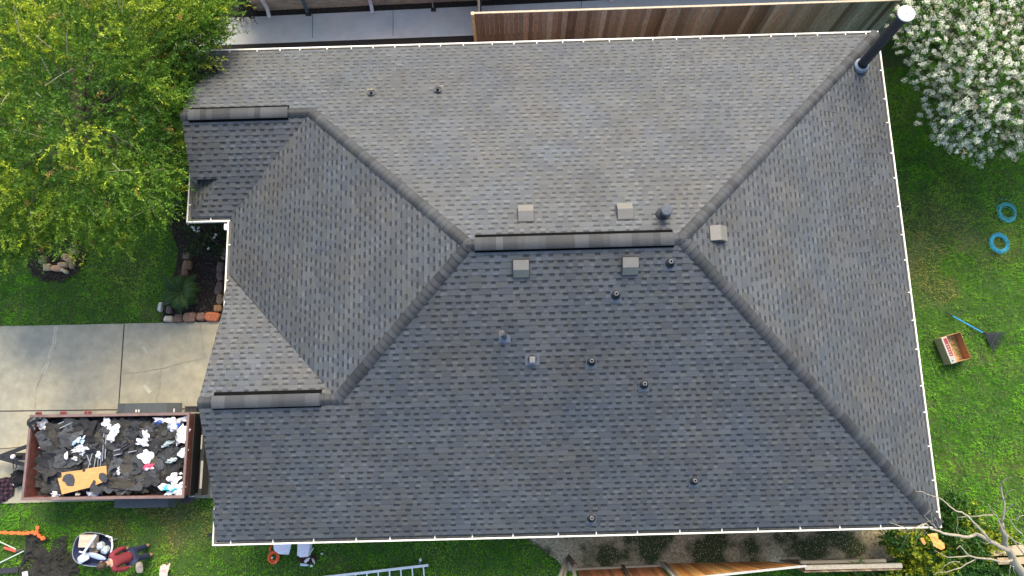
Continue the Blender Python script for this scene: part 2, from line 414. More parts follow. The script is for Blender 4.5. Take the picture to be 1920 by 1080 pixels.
# hip caps and ridge caps
def caps(name, A, B_, n1, n2, half=.14, step=.15, lift=.014, seed=0, t0=0., t1=1., parent=house):
    """A low end, B high end on the crest; n1,n2: downslope unit vectors (3d) of the two faces"""
    rnd = random.Random(seed); b = MB(); A = Vector(A); B_ = Vector(B_); L_ = (B_ - A).length; d = (B_ - A) / L_
    n1 = Vector(n1); n2 = Vector(n2); k = int(L_ / step); up = Vector((0, 0, 1)); lastc = 0
    for i in range(k + 1):
        s0 = i * step; s1 = min(s0 + step * 1.12, L_)
        if rnd.random() < .8 or i == 0: f = rnd.choice((.32, .44, .55, .62, .7))
        c = rnd.choice(PAL[1:4]); c = tuple(q * f * rnd.uniform(.95, 1.05) for q in c)
        h0 = lift + .024; h1 = lift + .004
        rows = []
        for s, h in ((s0, h0), (s1, h1)):
            o = A + d * s
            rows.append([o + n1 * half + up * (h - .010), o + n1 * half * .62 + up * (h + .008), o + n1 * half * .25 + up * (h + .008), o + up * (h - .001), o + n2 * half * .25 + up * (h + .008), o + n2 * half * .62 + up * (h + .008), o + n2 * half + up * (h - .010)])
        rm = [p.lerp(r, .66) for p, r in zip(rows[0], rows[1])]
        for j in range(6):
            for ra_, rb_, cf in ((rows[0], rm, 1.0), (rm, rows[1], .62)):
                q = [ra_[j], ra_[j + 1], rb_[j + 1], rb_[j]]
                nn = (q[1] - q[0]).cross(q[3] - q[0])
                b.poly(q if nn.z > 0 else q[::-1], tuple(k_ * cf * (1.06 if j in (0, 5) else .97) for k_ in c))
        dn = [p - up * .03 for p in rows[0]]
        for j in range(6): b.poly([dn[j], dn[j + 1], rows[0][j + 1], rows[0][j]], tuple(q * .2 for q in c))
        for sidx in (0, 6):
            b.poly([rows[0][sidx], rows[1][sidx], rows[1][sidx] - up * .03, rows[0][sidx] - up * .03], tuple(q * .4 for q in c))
    return b.build(name, M['shingle'], parent)
def dn(x, y): v = Vector((x, y, -TP)); return v / v.length
def perp(face, d):        # direction in the face plane, perpendicular to the crest d, going down
    n = Vector((face[0], face[1], 0)); nrm = Vector((face[0] * TP, face[1] * TP, 1)).normalized()
    p = nrm.cross(Vector(d)).normalized()
    return p if p.z < 0 else -p
def hip(name, A, B_, f1, f2, **k):
    d = (Vector(B_) - Vector(A)).normalized(); return caps(name, A, B_, perp(f1, d), perp(f2, d), **k)
H = EAVE + W / 2 * TP; HU = pN(0, YU); HL = pS(0, YL)
g = .05
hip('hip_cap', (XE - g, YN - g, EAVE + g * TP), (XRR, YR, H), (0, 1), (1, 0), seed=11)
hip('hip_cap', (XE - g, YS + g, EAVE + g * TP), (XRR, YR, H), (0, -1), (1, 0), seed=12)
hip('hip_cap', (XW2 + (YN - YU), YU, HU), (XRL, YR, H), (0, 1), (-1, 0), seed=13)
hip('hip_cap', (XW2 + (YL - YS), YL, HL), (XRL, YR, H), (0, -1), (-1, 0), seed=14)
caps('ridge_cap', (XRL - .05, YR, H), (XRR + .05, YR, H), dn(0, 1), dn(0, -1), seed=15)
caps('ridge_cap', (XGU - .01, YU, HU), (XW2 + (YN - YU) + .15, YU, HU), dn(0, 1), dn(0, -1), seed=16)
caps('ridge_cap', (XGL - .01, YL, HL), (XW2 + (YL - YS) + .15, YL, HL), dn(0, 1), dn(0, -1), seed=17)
def ridge_vent(x0, x1, y, z, seed):
    b = MB(); rnd = random.Random(seed); hw = .158
    n1, n2 = dn(0, 1), dn(0, -1); up = Vector((0, 0, 1)); body = MB()
    def prof(x, lift):
        o = Vector((x, y, z)); q = []
        for k in range(-6, 7):
            t = abs(k) / 6; nn = n1 if k > 0 else n2
            q.append(o + nn * hw * t + up * (lift - .034 * (1 - t) ** 2 + .004 - .02 * max(0, t - .8)))
        return q
    for nn in (n1, n2):
        p = [Vector((x0 + .004, y, z)), Vector((x1 - .004, y, z))]; e = hw + (.095 if nn is n1 else .03)
        body.hexa([p[0], p[1], p[1] + nn * e + up * .001, p[0] + nn * e + up * .001], [p[0] + up * .03, p[1] + up * .03, p[1] + nn * e + up * .028, p[0] + nn * e + up * .028])
    x = x0; f = .9
    while x < x1 - .01:
        xe = min(x + .15, x1)
        if rnd.random() < .8: f = rnd.choice((.30, .42, .52, .62, .74))
        c = rnd.choice(PAL[1:4]); c = tuple(q * f for q in c); A_, B_ = prof(x, .092), prof(xe, .086)
        for j in range(12):
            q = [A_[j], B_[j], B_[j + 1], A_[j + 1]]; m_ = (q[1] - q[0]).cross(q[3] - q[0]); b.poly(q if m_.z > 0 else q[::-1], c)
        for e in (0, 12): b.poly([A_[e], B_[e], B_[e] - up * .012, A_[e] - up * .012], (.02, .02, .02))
        x = xe
    o = b.build('ridge_vent', M['shingle'], house)
    body.build('vent_strip', M['felt'], o)
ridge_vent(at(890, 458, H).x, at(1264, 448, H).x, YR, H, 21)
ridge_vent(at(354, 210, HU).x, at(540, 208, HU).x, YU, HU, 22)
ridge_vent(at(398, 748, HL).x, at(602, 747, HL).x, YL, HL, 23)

def on(pl, px, py, dz=0.):           # the point of a roof plane seen at this spot of the photograph
    z = EAVE + 1
    for _ in range(30):
        p = at(px, py, z); z = .5 * z + .5 * (pl(p.x, p.y) + dz)
    return at(px, py, z)
def slope_M(p, face):                # local axes lying on the slope: x along the eave, y downslope, z normal
    f = Vector((face[0], face[1], -TP)).normalized(); n = Vector((face[0] * TP, face[1] * TP, 1)).normalized(); x = f.cross(n)
    m = Matrix((x, f, n)).transposed().to_4x4(); return Matrix.Translation(p) @ m
# box vents: flat flange and a hooded cap bent in two
def box_vent(px, py, pl, face, s=.33):
    p = on(pl, px, py); Mx = slope_M(p, face)
    b = MB(); b.box((-s * .56, -s * .62, .012), (s * .56, s * .64, .022), Mx, (.03, .034, .04))
    o = b.build('box_vent', M['vc'], house)
    b = MB(); k = s / 2; h = .11; c1 = (.36, .35, .31)
    prof = [(-k * 1.15, .02), (-k * 1.15, .03), (-.02, .17), (k * 1.2, .12), (k * 1.2, .03)] if face[1] >= 0 else [(-k * 1.15, .02), (-k * 1.15, .10), (0, .145), (k * 1.15, .05), (k * 1.15, .03)]
    for (y0, za), (y1, zb) in zip(prof[:-1], prof[1:]):
        b.poly([Mx @ Vector(q) for q in ((-k, y0, za), (k, y0, za), (k, y1, zb), (-k, y1, zb))][::-1], c1)
    for sx in (-k, k): b.poly([Mx @ Vector((sx, y, z)) for y, z in prof], (.04, .044, .05))
    b.build('hood', M['hood'], o)
box_vent(986, 404, pN, (0, 1)); box_vent(1171, 400, pN, (0, 1))
box_vent(977, 503, pS, (0, -1)); box_vent(1181, 498, pS, (0, -1)); box_vent(1343, 439, pE, (1, 0), .33)
# plumbing boots
def boot(px, py, pl=pS, face=(0, -1), s=1.0):
    p = on(pl, px, py, .05); p.z = pl(p.x, p.y); Mx = slope_M(p, face)
    b = MB(); b.box((-.12 * s, -.10 * s, .014), (.12 * s, .17 * s, .022), Mx, (.065, .08, .10))
    o = b.build('pipe_boot', M['vc'], house)
    b = MB(); b.lathe([(.105 * s, .015), (.1 * s, .04), (.07 * s, .06), (.045 * s, .085), (.045 * s, .10)], Mx, c=(.012, .012, .013))
    b.build('collar', M['vc'], o, smooth=True)
    b = MB(); V0 = Matrix.Translation(p); b.lathe([(.04 * s, .02), (.04 * s, .16), (.030 * s, .163), (.030 * s, .08), (0, .08)], V0, c=(.22, .22, .215))
    b.build('vent_pipe', M['vc'], o)
for q in ((1257, 492), (1155, 552), (1109, 677), (1208, 720), (1302, 901), (1109, 971)): boot(*q)
# two open round collars on the far slope
for q in ((697, 176), (821, 170)):
    p = on(pN, *q); Mx = slope_M(p, (0, 1)); b = MB()
    b.box((-.12, -.10, .014), (.12, .15, .021), Mx, (.09, .088, .08)); 
    for k in range(5):
        x = random.uniform(-.12, .12); b.box((x - .03, .15 + random.uniform(-.02, .02), .021), (x + .03, .165, .03), Mx, (.34, .29, .16))
    o = b.build('open_pipe_collar', M['vc'], house)
    b = MB(); b.lathe([(.115, .02), (.115, .05), (.095, .052), (.07, .03), (0, .028)], Mx, c=(.05, .055, .06)); b.build('collar', M['vc'], o)
    b = MB(); b.lathe([(.035, 0), (.035, .17), (.0, .17)], Matrix.Translation(p), c=(.02, .02, .02)); b.build('vent_pipe', M['vc'], o)
# short capped flue on the far slope
p = on(pN, 1243, 404); V0 = Matrix.Translation(p)
b = MB(); b.lathe([(.17, -.05), (.16, .03), (.12, .07), (.09, .09)], V0, c=(.02, .02, .022)); o = b.build('short_flue', M['vc'], house)
b = MB(); b.lathe([(.085, 0), (.085, .36)], V0, c=(.05, .045, .05)); b.build('vent_pipe', M['vc'], o)
b = MB(); b.lathe([(.09, .33), (.125, .35), (.125, .42), (.11, .44), (0, .45)], V0, c=(.055, .065, .078)); b.build('flue_cap', M['vc'], o)
# gooseneck vent and small square-topped vent
p = on(pS, 946, 632); Mx = slope_M(p, (0, -1)); b = MB(); b.box((-.13, -.05, .014), (.13, .12, .021), Mx, (.09, .11, .14)); o = b.build('gooseneck_vent', M['vc'], house)
b = MB(); b.tube([p + Vector((0, 0, 0)), p + Vector((0, 0, .12)), p + Vector((-.02, .04, .18)), p + Vector((-.05, .06, .21))], .055, 12, (.04, .045, .05)); b.tube([p + Vector((-.05, .06, .205)), p + Vector((-.055, .065, .225))], .06, 14, (.09, .095, .10)); b.tube([p + Vector((-.055, .065, .226)), p + Vector((-.055, .066, .229))], .042, 14, (.03, .03, .03)); b.build('vent_pipe', M['vc'], o)
p = on(pS, 998, 672); Mx = slope_M(p, (0, -1)); b = MB(); b.box((-.16, -.12, .014), (.16, .16, .021), Mx, (.09, .10, .12)); o = b.build('square_vent', M['vc'], house)
b = MB(); b.lathe([(.10, .02), (.09, .06), (.05, .08)], Mx, c=(.02, .02, .02)); b.build('collar', M['vc'], o)
b = MB(); b.box((-.06, -.07, .06), (.06, .07, .13), Mx, (.16, .15, .14)); b.build('vent_body', M['vc'], o)
b = MB(); b.box((-.062, -.072, .131), (.062, .035, .145), Mx, (.22, .21, .19)); b.build('vent_lid', M['vc'], o)
# tall flue
p = on(pE, 1611, 127); p.z -= .1; tz = 7.0
top = at(1701, 23, p.z + 2.2)
dirv = (top - p)
b = MB(); b.lathe([(.24, -.1), (.23, .1), (.18, .14)], Matrix.Translation(p), c=(.03, .035, .045)); fl = b.build('flue', M['vc'], house)
b = MB(); b.lathe([(.17, .14), (.17, .16), (.19, .17), (.185, .26), (.13, .30)], Matrix.Translation(p), c=(.16, .19, .22)); b.build('storm_collar', M['vc'], fl)
b = MB(); b.tube([p + dirv * .08, p + dirv * .93], .125, 24); b.build('flue_pipe', M['blackpipe'], fl, smooth=False)
q = p + dirv * .93; b = MB(); b.lathe([(.125, -.05), (.17, -.03), (.17, .03), (.14, .05), (.14, .1)], Matrix.Translation(q)); b.build('cap_band', M['blackpipe'], fl)
b = MB(); b.lathe([(.15, .10), (.2, .11), (.2, .145), (.16, .155), (.02, .165), (0, .165)], Matrix.Translation(q), c=(.62, .62, .58)); b.lathe([(.02, .166), (.02, .18), (0, .18)], Matrix.Translation(q), c=(.3, .3, .28)); b.build('flue_cap', M['vc'], fl)
# downspout elbow at the inner corner
c_ = Vector((XW2 - .04, YU_S - .12, EAVE - .1)); b = MB(); b.box((-.05, -.09, -.02), (.05, .06, .1), Matrix.Translation(c_)); b.box((-.04, -.04, -2.4), (.04, .04, -.02), Matrix.Translation(c_ + Vector((.02, 0, 0)))); part(b, 'downspout', M['lip'])

# ------------------------------------------------------------------ ground, drive, walk
g_ = MB(); g_.poly([(-150, -150, -.05), (150, -150, -.05), (150, 150, -.05), (-150, 150, -.05)]); g_.build('ground', M['soil'], kind='structure')
DRV = [(-260, 617), (410, 603), (470, 603), (470, 931), (385, 934), (-260, 951)]
drive = sheet('driveway', DRV, .012, M['conc'], thick=.08)
def strips(name, lines, wd, z, m, parent=None, jit=0):
    b = MB(); rnd = random.Random(3)
    for ln in lines:
        pts = [at(x, y, z) for x, y in ln]
        if jit:
            q = [pts[0]]
            for a, c in zip(pts[:-1], pts[1:]):
                n = max(1, int((c - a).length / .12))
                for k in range(1, n + 1): q.append(a.lerp(c, k / n) + (Vector((rnd.uniform(-jit, jit), rnd.uniform(-jit, jit), 0)) if k < n else Vector()))
            pts = q
        for a, c in zip(pts[:-1], pts[1:]):
            d = (c - a).normalized(); s = Vector((-d.y, d.x, 0)) * wd * (rnd.uniform(.5, 1.2) if jit else 1) / 2
            b.poly([a - s, c - s, c + s, a + s])
    return b.build(name, m, parent)
strips('joint', [[(233, 605), (222, 769)], [(-250, 774), (400, 766)], [(219, 772), (214, 935)]], .03, .0165, M['crack'], drive)
strips('lime_stain', [[(105, 612), (101, 645), (92, 672), (80, 700)], [(268, 650), (276, 662)], [(270, 722), (282, 736)]], .10, .0150, M['pale'], drive, .02)
strips('crack', [[(105, 612), (101, 645), (92, 672), (80, 700), (68, 728), (65, 768)], [(230, 701), (270, 697), (310, 690), (345, 680), (385, 671)], [(302, 690), (300, 725), (292, 755)], [(375, 608), (380, 645), (384, 672)], [(0, 842), (35, 840), (38, 838)]], .014, .0175, M['crackl'], drive, .012)
WALK = [(330, 88), (440, 33), (887, 12), (905, 11), (1200, -6), (1500, -24), (1500, 10), (1230, 16), (887, 66), (425, 84)]
walk = sheet('path', [(300, 92), (330, 38), (440, 33), (887, 12), (1720, -28), (1720, 20), (887, 66), (425, 84)], .012, M['conc2'], thick=.05)
strips('joint', [[(586, 27), (586, 72)], [(737, 20), (737, 68)], [(1090, 2), (1090, 40)]], .014, .0165, M['crack'], walk)
MUL1 = [(300, 39), (436, -60), (1900, -95), (1900, -40), (1720, -29), (887, 11), (440, 32)]
sheet('mulch_strip', MUL1, .004, M['mulch'])
sheet('mulch_strip', [(330, 94), (425, 85), (887, 67), (1720, 21), (1720, 60), (330, 150)], .003, M['mulch'])
BED = [(325, 400), (440, 400), (440, 603), (303, 604), (308, 570), (322, 530), (330, 500), (335, 470), (322, 430)]
sheet('mulch_bed', BED, .006, M['mulch'])
rc = at(106, 483)
RING = [(rc.x + math.cos(a) * r_, rc.y + math.sin(a) * r_ * .82) for a, r_ in [(k * math.pi / 16, .86 + .06 * math.sin(k * 2.3)) for k in range(32)]]
sheet('mulch_ring', RING, .006, M['mulch'], world=True)
DIRT = [(972, 1000), (1010, 1029), (1045, 1050), (1060, 1072), (1300, 1062), (1620, 1056), (1690, 1050), (1720, 1030), (1740, 990)]
sheet('dirt_strip', DIRT, .005, M['dirt'])

# ------------------------------------------------------------------ grass
def vnoise(x, y, s, seed):
    """smooth value noise on arrays"""
    r = np.random.default_rng(seed); G = r.random((64, 64)); u = x / s; v = y / s
    i = np.floor(u).astype(int); j = np.floor(v).astype(int); fu = u - i; fv = v - j; fu = fu * fu * (3 - 2 * fu); fv = fv * fv * (3 - 2 * fv)
    a = G[i % 64, j % 64]; b_ = G[(i + 1) % 64, j % 64]; c = G[i % 64, (j + 1) % 64]; d = G[(i + 1) % 64, (j + 1) % 64]
    return (a * (1 - fu) + b_ * fu) * (1 - fv) + (c * (1 - fu) + d * fu) * fv
def fbm(x, y, s, seed): return .5 * vnoise(x, y, s, seed) + .3 * vnoise(x, y, s * .45, seed + 1) + .2 * vnoise(x, y, s * .2, seed + 2)
excl = [[(p.x, p.y) for p in P(q)] for q in (DRV, WALK, MUL1, BED, DIRT)] + [RING] + [[(XW2 + .35, YS + .35), (XE - .35, YS + .35), (XE - .35, YN - .35), (XW1 + .35, YN - .35), (XW1 + .35, YU_S + .2), (XW2 + .35, YU_S + .2)]]
N = 640000
gx = RNG.uniform(-15.5, 15.5, N); gy = RNG.uniform(-5.2, 13.5, N)
keep = np.ones(N, bool)
jx = gx + RNG.normal(0, .02, N); jy = gy + RNG.normal(0, .02, N)
for q in excl: keep &= ~inpoly(jx, jy, q)
keep &= ~((gy > 10.4) & (gx > -9))
gx, gy = gx[keep], gy[keep]; n = len(gx)
dry = np.clip((fbm(gx, gy, 1.9, 3) - .50) * 5, 0, 1)
# the lawn is drier beside the driveway corner and along the right of the house, lush by the trees
def blob(x, y, px, py, r): c = at(px, py); return np.exp(-((x - c.x) ** 2 + (y - c.y) ** 2) / r ** 2)
wd = blob(gx, gy, 340, 1010, 1.7) + .8 * blob(gx, gy, 1770, 470, 1.7) + .55 * blob(gx, gy, 1800, 560, 1.6) + .6 * blob(gx, gy, 230, 985, 1.0) + .3 * blob(gx, gy, 250, 520, .9) + .3 * blob(gx, gy, 500, 1060, 1)
dry = np.clip(dry * (.10 + wd * 1.2) + .10 * wd, 0, 1)
thin = np.clip((fbm(gx, gy, .8, 31) - .56) * 7, 0, 1) * np.clip(wd, 0, 1)
k = RNG.random(n) > thin * .75
gx, gy, dry = gx[k], gy[k], dry[k]; n = len(gx)
tone = .6 * fbm(gx, gy, .35, 9) + .4 * fbm(gx, gy, 1.1, 19)
ang = fbm(gx, gy, .5, 17) * 12 + RNG.normal(0, .9, n); ln = RNG.uniform(.035, .09, n); wdt = RNG.uniform(.005, .011, n)
dxv, dyv = np.cos(ang), np.sin(ang); lean = RNG.uniform(.2, .95, n)
V = np.zeros((n, 3, 3)); 
V[:, 0] = np.stack([gx - dyv * wdt, gy + dxv * wdt, np.full(n, .0)], 1)
V[:, 1] = np.stack([gx + dyv * wdt, gy - dxv * wdt, np.full(n, .0)], 1)
V[:, 2] = np.stack([gx + dxv * ln * lean, gy + dyv * ln * lean, ln * np.sqrt(1 - lean ** 2) + .012], 1)
gA = np.array([.072, .285, .006]); gB = np.array([.230, .560, .012]); gD = np.array([.40, .36, .10])
t = np.clip((tone - .36) * 3.2 + RNG.normal(0, .25, n), 0, 1)[:, None]
cc = gA * (1 - t) + gB * t
d_ = np.clip(dry + RNG.normal(0, .2, n) * (dry > .02) + (RNG.random(n) < .018) * .6, 0, 1)[:, None]
cc = cc * (1 - d_) + gD * d_
cc = np.repeat(cc[:, None, :], 3, axis=1)
npmesh('grass', V.reshape(-1, 3), np.arange(n * 3).reshape(-1, 3), cc.reshape(-1, 3), M['grass'], kind='stuff')

def scatter(name, poly, n, cols, s0, s1, z=.012):
    xs = [p[0] for p in poly]; ys = [p[1] for p in poly]; X = RNG.uniform(min(xs), max(xs), n * 2); Y = RNG.uniform(min(ys), max(ys), n * 2); k = inpoly(X, Y, poly); X, Y = X[k][:n], Y[k][:n]; n = len(X)
    P0 = np.stack([X, Y, RNG.uniform(z, z + .02, n)], 1); a = RNG.uniform(0, 6.28, n); D = np.stack([np.cos(a), np.sin(a), RNG.normal(0, .25, n)], 1); s_ = RNG.uniform(s0, s1, n)
    S2 = np.stack([-np.sin(a), np.cos(a), RNG.normal(0, .25, n)], 1); V = np.zeros((n, 4, 3)); V[:, 0] = P0; V[:, 1] = P0 + D * (s_ * .5)[:, None] + S2 * (s_ * .3)[:, None]; V[:, 2] = P0 + D * s_[:, None]; V[:, 3] = P0 + D * (s_ * .5)[:, None] - S2 * (s_ * .3)[:, None]; V[:, :, 2] = np.maximum(V[:, :, 2], z - .003)
    c = np.array(cols)[RNG.integers(0, len(cols), n)] * RNG.uniform(.6, 1.4, (n, 1)); npmesh(name, V.reshape(-1, 3), np.arange(n * 4).reshape(-1, 4), np.repeat(c, 4, axis=0), M['debris'], kind='stuff')
MC = [(.03, .022, .016), (.05, .035, .025), (.02, .016, .013), (.09, .07, .05), (.015, .012, .01)]
scatter('mulch', [(p.x, p.y) for p in P(BED)], 7000, MC, .02, .06); scatter('mulch', RING, 5000, MC, .02, .06)
scatter('mulch', [(p.x, p.y) for p in P(MUL1)], 9000, [(.05, .035, .022), (.03, .03, .015), (.08, .06, .03)], .02, .06)
scatter('pebbles', [(p.x, p.y) for p in P(DIRT)], 7000, [(.34, .29, .18), (.46, .40, .26), (.20, .17, .10), (.05, .08, .02), (.10, .08, .045)], .012, .04)

# ------------------------------------------------------------------ foliage
def leaf_tris(P0, D, L_, Wd, nrm_jit=1.0):
    """diamond leaves as quads: base point, direction, length, width arrays"""
    n = len(P0); r = RNG.normal(0, 1, (n, 3)) * nrm_jit + np.array([0, 0, .9]); s = np.cross(D, r); s /= np.linalg.norm(s, axis=1)[:, None] + 1e-9
    V = np.zeros((n, 4, 3)); V[:, 0] = P0; V[:, 1] = P0 + D * (L_ * .45)[:, None] + s * (Wd / 2)[:, None]
    V[:, 2] = P0 + D * L_[:, None]; V[:, 3] = P0 + D * (L_ * .45)[:, None] - s * (Wd / 2)[:, None]
    return V
def unit(a): return a / (np.linalg.norm(a, axis=1)[:, None] + 1e-9)
def shoots(orig, dirs, lens, per, leafL, leafW, cols, droop=.15):
    """leafy shoots: orig,dirs (m,3)"""
    m = len(orig); t = np.tile(np.linspace(.12, 1, per), (m, 1)) + RNG.normal(0, .03, (m, per))
    Pp = orig[:, None, :] + dirs[:, None, :] * (t * lens[:, None])[:, :, None]
    Pp[:, :, 2] -= droop * (t ** 2) * lens[:, None]
    Pp += RNG.normal(0, .012, Pp.shape)
    D = unit((dirs[:, None, :] * .7 + RNG.normal(0, .62, (m, per, 3))).reshape(-1, 3))
    n = m * per; sc = RNG.uniform(.6, 1.25, n)
    V = leaf_tris(Pp.reshape(-1, 3), D, leafL * sc, leafW * sc)
    c = np.repeat(cols[:, None, :], per, axis=1)
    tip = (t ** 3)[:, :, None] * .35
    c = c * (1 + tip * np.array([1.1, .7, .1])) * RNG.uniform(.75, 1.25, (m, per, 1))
    return V, c.reshape(-1, 3)
def twig_mesh(segs, r0, r1):       # segs: (m,2,3) -> thin 3-sided prisms in an MB
    b = MB()
    for a, c in segs: b.tube([a, c], [r0, r1], 4, cap=False)
    return b
def limbs(b, base, tips, r0, mid=.45, rnd=random):
    base = Vector(base)
    for tp_ in tips:
        tp_ = Vector(tp_); m_ = base.lerp(tp_, mid) + Vector((rnd.uniform(-.2, .2), rnd.uniform(-.2, .2), rnd.uniform(.0, .35)))
        b.tube([base, m_, tp_], [r0, r0 * .55, r0 * .15], 6)

# big green tree over the front yard; its crown outline is ragged, tips in yellow green
def crown_points(outline, zfun, m, rnd=RNG, margin=1.0):
    """points in a crown volume whose cover as drawn is the outline; zfun(edge distance)->(zlo,zhi)"""
    xs = [q[0] for q in outline]; ys = [q[1] for q in outline]; out = []
    poly = np.array(outline, float)
    while len(out) < m:
        X = rnd.uniform(min(xs), max(xs), m * 2); Y = rnd.uniform(min(ys), max(ys), m * 2); k = inpoly(X, Y, outline)
        for x, y in zip(X[k], Y[k]):
            dmin = 1e9
            for i in range(len(poly)):
                a = poly[i]; bb = poly[(i + 1) % len(poly)]; ab = bb - a; tt = max(0, min(1, ((x - a[0]) * ab[0] + (y - a[1]) * ab[1]) / (ab @ ab)))
                dmin = min(dmin, math.hypot(x - a[0] - tt * ab[0], y - a[1] - tt * ab[1]))
            lo, hi = zfun(dmin); z = rnd.uniform(lo, hi); p = at(x, y, z); out.append((p.x, p.y, z, dmin))
            if len(out) >= m: break
    return np.array(out)
OUT1 = [(-190, -150), (-100, -230), (120, -270), (330, -190), (405, -60), (428, 30), (415, 85), (372, 102), (352, 150), (348, 205), (322, 228), (318, 300), (338, 332), (312, 362), (318, 400), (262, 422), (222, 458), (172, 458), (140, 470), (104, 448), (60, 488), (0, 496), (-120, 430), (-230, 250), (-250, 20)]
tr1 = at(235, 285); tree1 = thing('green_tree', tr1, label='large green tree with yellow green shoots filling the upper left corner', cat='tree')
C1 = crown_points(OUT1, lambda d: (3.1 - min(d / 100, 1) * .3, 3.2 + 2.6 * min(d / 200, 1) ** .6), 11000)
cen = np.array([tr1.x, tr1.y, 2.6])
C1 = np.concatenate([C1, crown_points([(300, -60), (405, -50), (420, 20), (408, 82), (372, 100), (348, 150), (335, 210), (290, 210)], lambda d: (3.0, 3.5 + min(d / 60, 1) * .6), 1300)])
o_ = C1[:, :3]; d0 = unit(o_ - cen); 
clump = fbm(o_[:, 0] * 1.0, o_[:, 1] * 1.0, .9, 41)
dirs = unit(d0 * np.array([.9, .9, .25]) + np.array([0, 0, .45]) + RNG.normal(0, .45, (len(o_), 3)))
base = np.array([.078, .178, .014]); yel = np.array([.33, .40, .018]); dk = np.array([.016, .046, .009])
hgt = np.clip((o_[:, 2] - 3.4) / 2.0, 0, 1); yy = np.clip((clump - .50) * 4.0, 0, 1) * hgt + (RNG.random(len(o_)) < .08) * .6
yy = np.clip(yy, 0, 1)[:, None]; dd = np.clip((.47 - clump) * 4, 0, .8)[:, None]  # leaves in the gaps between clumps tinted dark, depth shade put into their colour
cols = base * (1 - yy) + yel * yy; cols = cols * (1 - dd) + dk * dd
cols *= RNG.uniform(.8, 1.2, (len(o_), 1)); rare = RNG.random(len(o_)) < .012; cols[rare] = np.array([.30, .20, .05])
o_[:, 2] += (clump - .5) * 1.6; drop = (clump < .43) & (RNG.random(len(o_)) < .3)
o_, dirs, cols = o_[~drop], dirs[~drop], cols[~drop]
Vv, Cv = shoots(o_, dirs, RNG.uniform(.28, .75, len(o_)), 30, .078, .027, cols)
loc = np.array([tr1.x, tr1.y, 0])
# a few long shoots reaching over the gutter and the roof edge
reach = [((372, 100), (424, 122), 3.4), ((365, 112), (400, 128), 3.3), ((380, 60), (440, 60), 3.6), ((370, 40), (432, 44), 3.8), ((385, 20), (436, 12), 3.9), ((325, 252), (356, 255), 3.3), ((322, 268), (352, 272), 3.2), ((315, 350), (354, 352), 3.0), ((370, 80), (428, 100), 3.4), ((225, 440), (240, 460), 2.9), ((160, 440), (176, 462), 2.9)]
ro, rd, rl = [], [], []
for a, c, z in reach:
    pa, pc = at(*a, z), at(*c, z)
    for k in range(5):
        j = Vector((random.uniform(-.08, .08), random.uniform(-.08, .08), random.uniform(-.05, .1)))
        v = pc - pa; ro.append(pa + j); rd.append((v + Vector((random.uniform(-.1, .1),) * 3)).normalized()); rl.append(v.length * random.uniform(.7, 1.02))
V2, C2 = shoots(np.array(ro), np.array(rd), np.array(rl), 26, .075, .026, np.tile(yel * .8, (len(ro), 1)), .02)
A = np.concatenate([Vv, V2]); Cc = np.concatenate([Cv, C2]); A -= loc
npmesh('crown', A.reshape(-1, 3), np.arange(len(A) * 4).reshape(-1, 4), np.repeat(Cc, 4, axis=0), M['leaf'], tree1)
b = MB(); b.tube([(0, 0, -.1), (.05, 0, 1.2), (0, .05, 2.4)], [.26, .19, .16], 10); b.build('trunk', M['bark'], tree1, smooth=True)
b = MB(); rr = random.Random(5)
idx = RNG.choice(len(o_), 22, replace=False)
limbs(b, (0, 0.05, 2.2), [tuple((o_[i] - loc) * np.array([.85, .85, .78])) for i in idx], .07, rnd=rr)
tips = MB()
for i in RNG.choice(len(o_), 320, replace=False):
    a = Vector(o_[i] - loc) + Vector((0, 0, .12)); d = Vector(dirs[i]); L_ = rr.uniform(.35, .8)
    tips.tube([a - d * L_ * .5, a + Vector((0, 0, .03)), a + d * L_ * .6], [.010, .008, .004], 4)
b.build('limb', M['bark'], tree1); tips.build('twig', M['barkpale'], tree1, kind='stuff')

# white flowering tree at the right
OUT2 = [(1712, -60), (1700, 20), (1690, 75), (1712, 118), (1728, 160), (1748, 186), (1744, 232), (1775, 262), (1815, 282), (1850, 284), (1910, 268), (1960, 290), (2060, 250), (2110, 120), (2080, -60), (1950, -150), (1780, -130)]
tr2 = at(1815, 165); tree2 = thing('flowering_tree', tr2, label='rounded tree covered in white blossom at the right of the roof', cat='tree')
C3 = crown_points(OUT2, lambda d: (1.7, 2.2 + 2.3 * min(d / 130, 1) ** .6), 3600)
o2 = C3[:, :3]; cen2 = np.array([tr2.x, tr2.y, 1.4]); d0 = unit(o2 - cen2)
dirs2 = unit(d0 + np.array([0, 0, .35]) + RNG.normal(0, .35, (len(o2), 3)))
cols2 = np.array([.075, .18, .018]) * RNG.uniform(.6, 1.5, (len(o2), 1))
L2 = RNG.uniform(.25, .5, len(o2)); Vv, Cv = shoots(o2, dirs2, L2, 26, .085, .044, cols2)
loc2 = np.array([tr2.x, tr2.y, 0]); Vv -= loc2
npmesh('crown', Vv.reshape(-1, 3), np.arange(len(Vv) * 4).reshape(-1, 4), np.repeat(Cv, 4, axis=0), M['leaf'], tree2)
tipsp = o2 + dirs2 * L2[:, None]; tipsp[:, 2] += .03
hs = RNG.random(len(tipsp)) < np.clip(.75 + (o2[:, 2] - 2) * .3, .7, .99); tp2, td2 = tipsp[hs], dirs2[hs]
m = len(tp2); per = 72
off = RNG.normal(0, 1, (m, per, 3)); off /= np.linalg.norm(off, axis=2)[:, :, None]; size = RNG.uniform(.04, .085, (m, 1, 1)); off *= size * RNG.uniform(.5, 1, (m, per, 1))
off += td2[:, None, :] * (RNG.uniform(-1.0, 1.2, (m, per, 1)) * .07)
Pp = (tp2[:, None, :] + off).reshape(-1, 3)
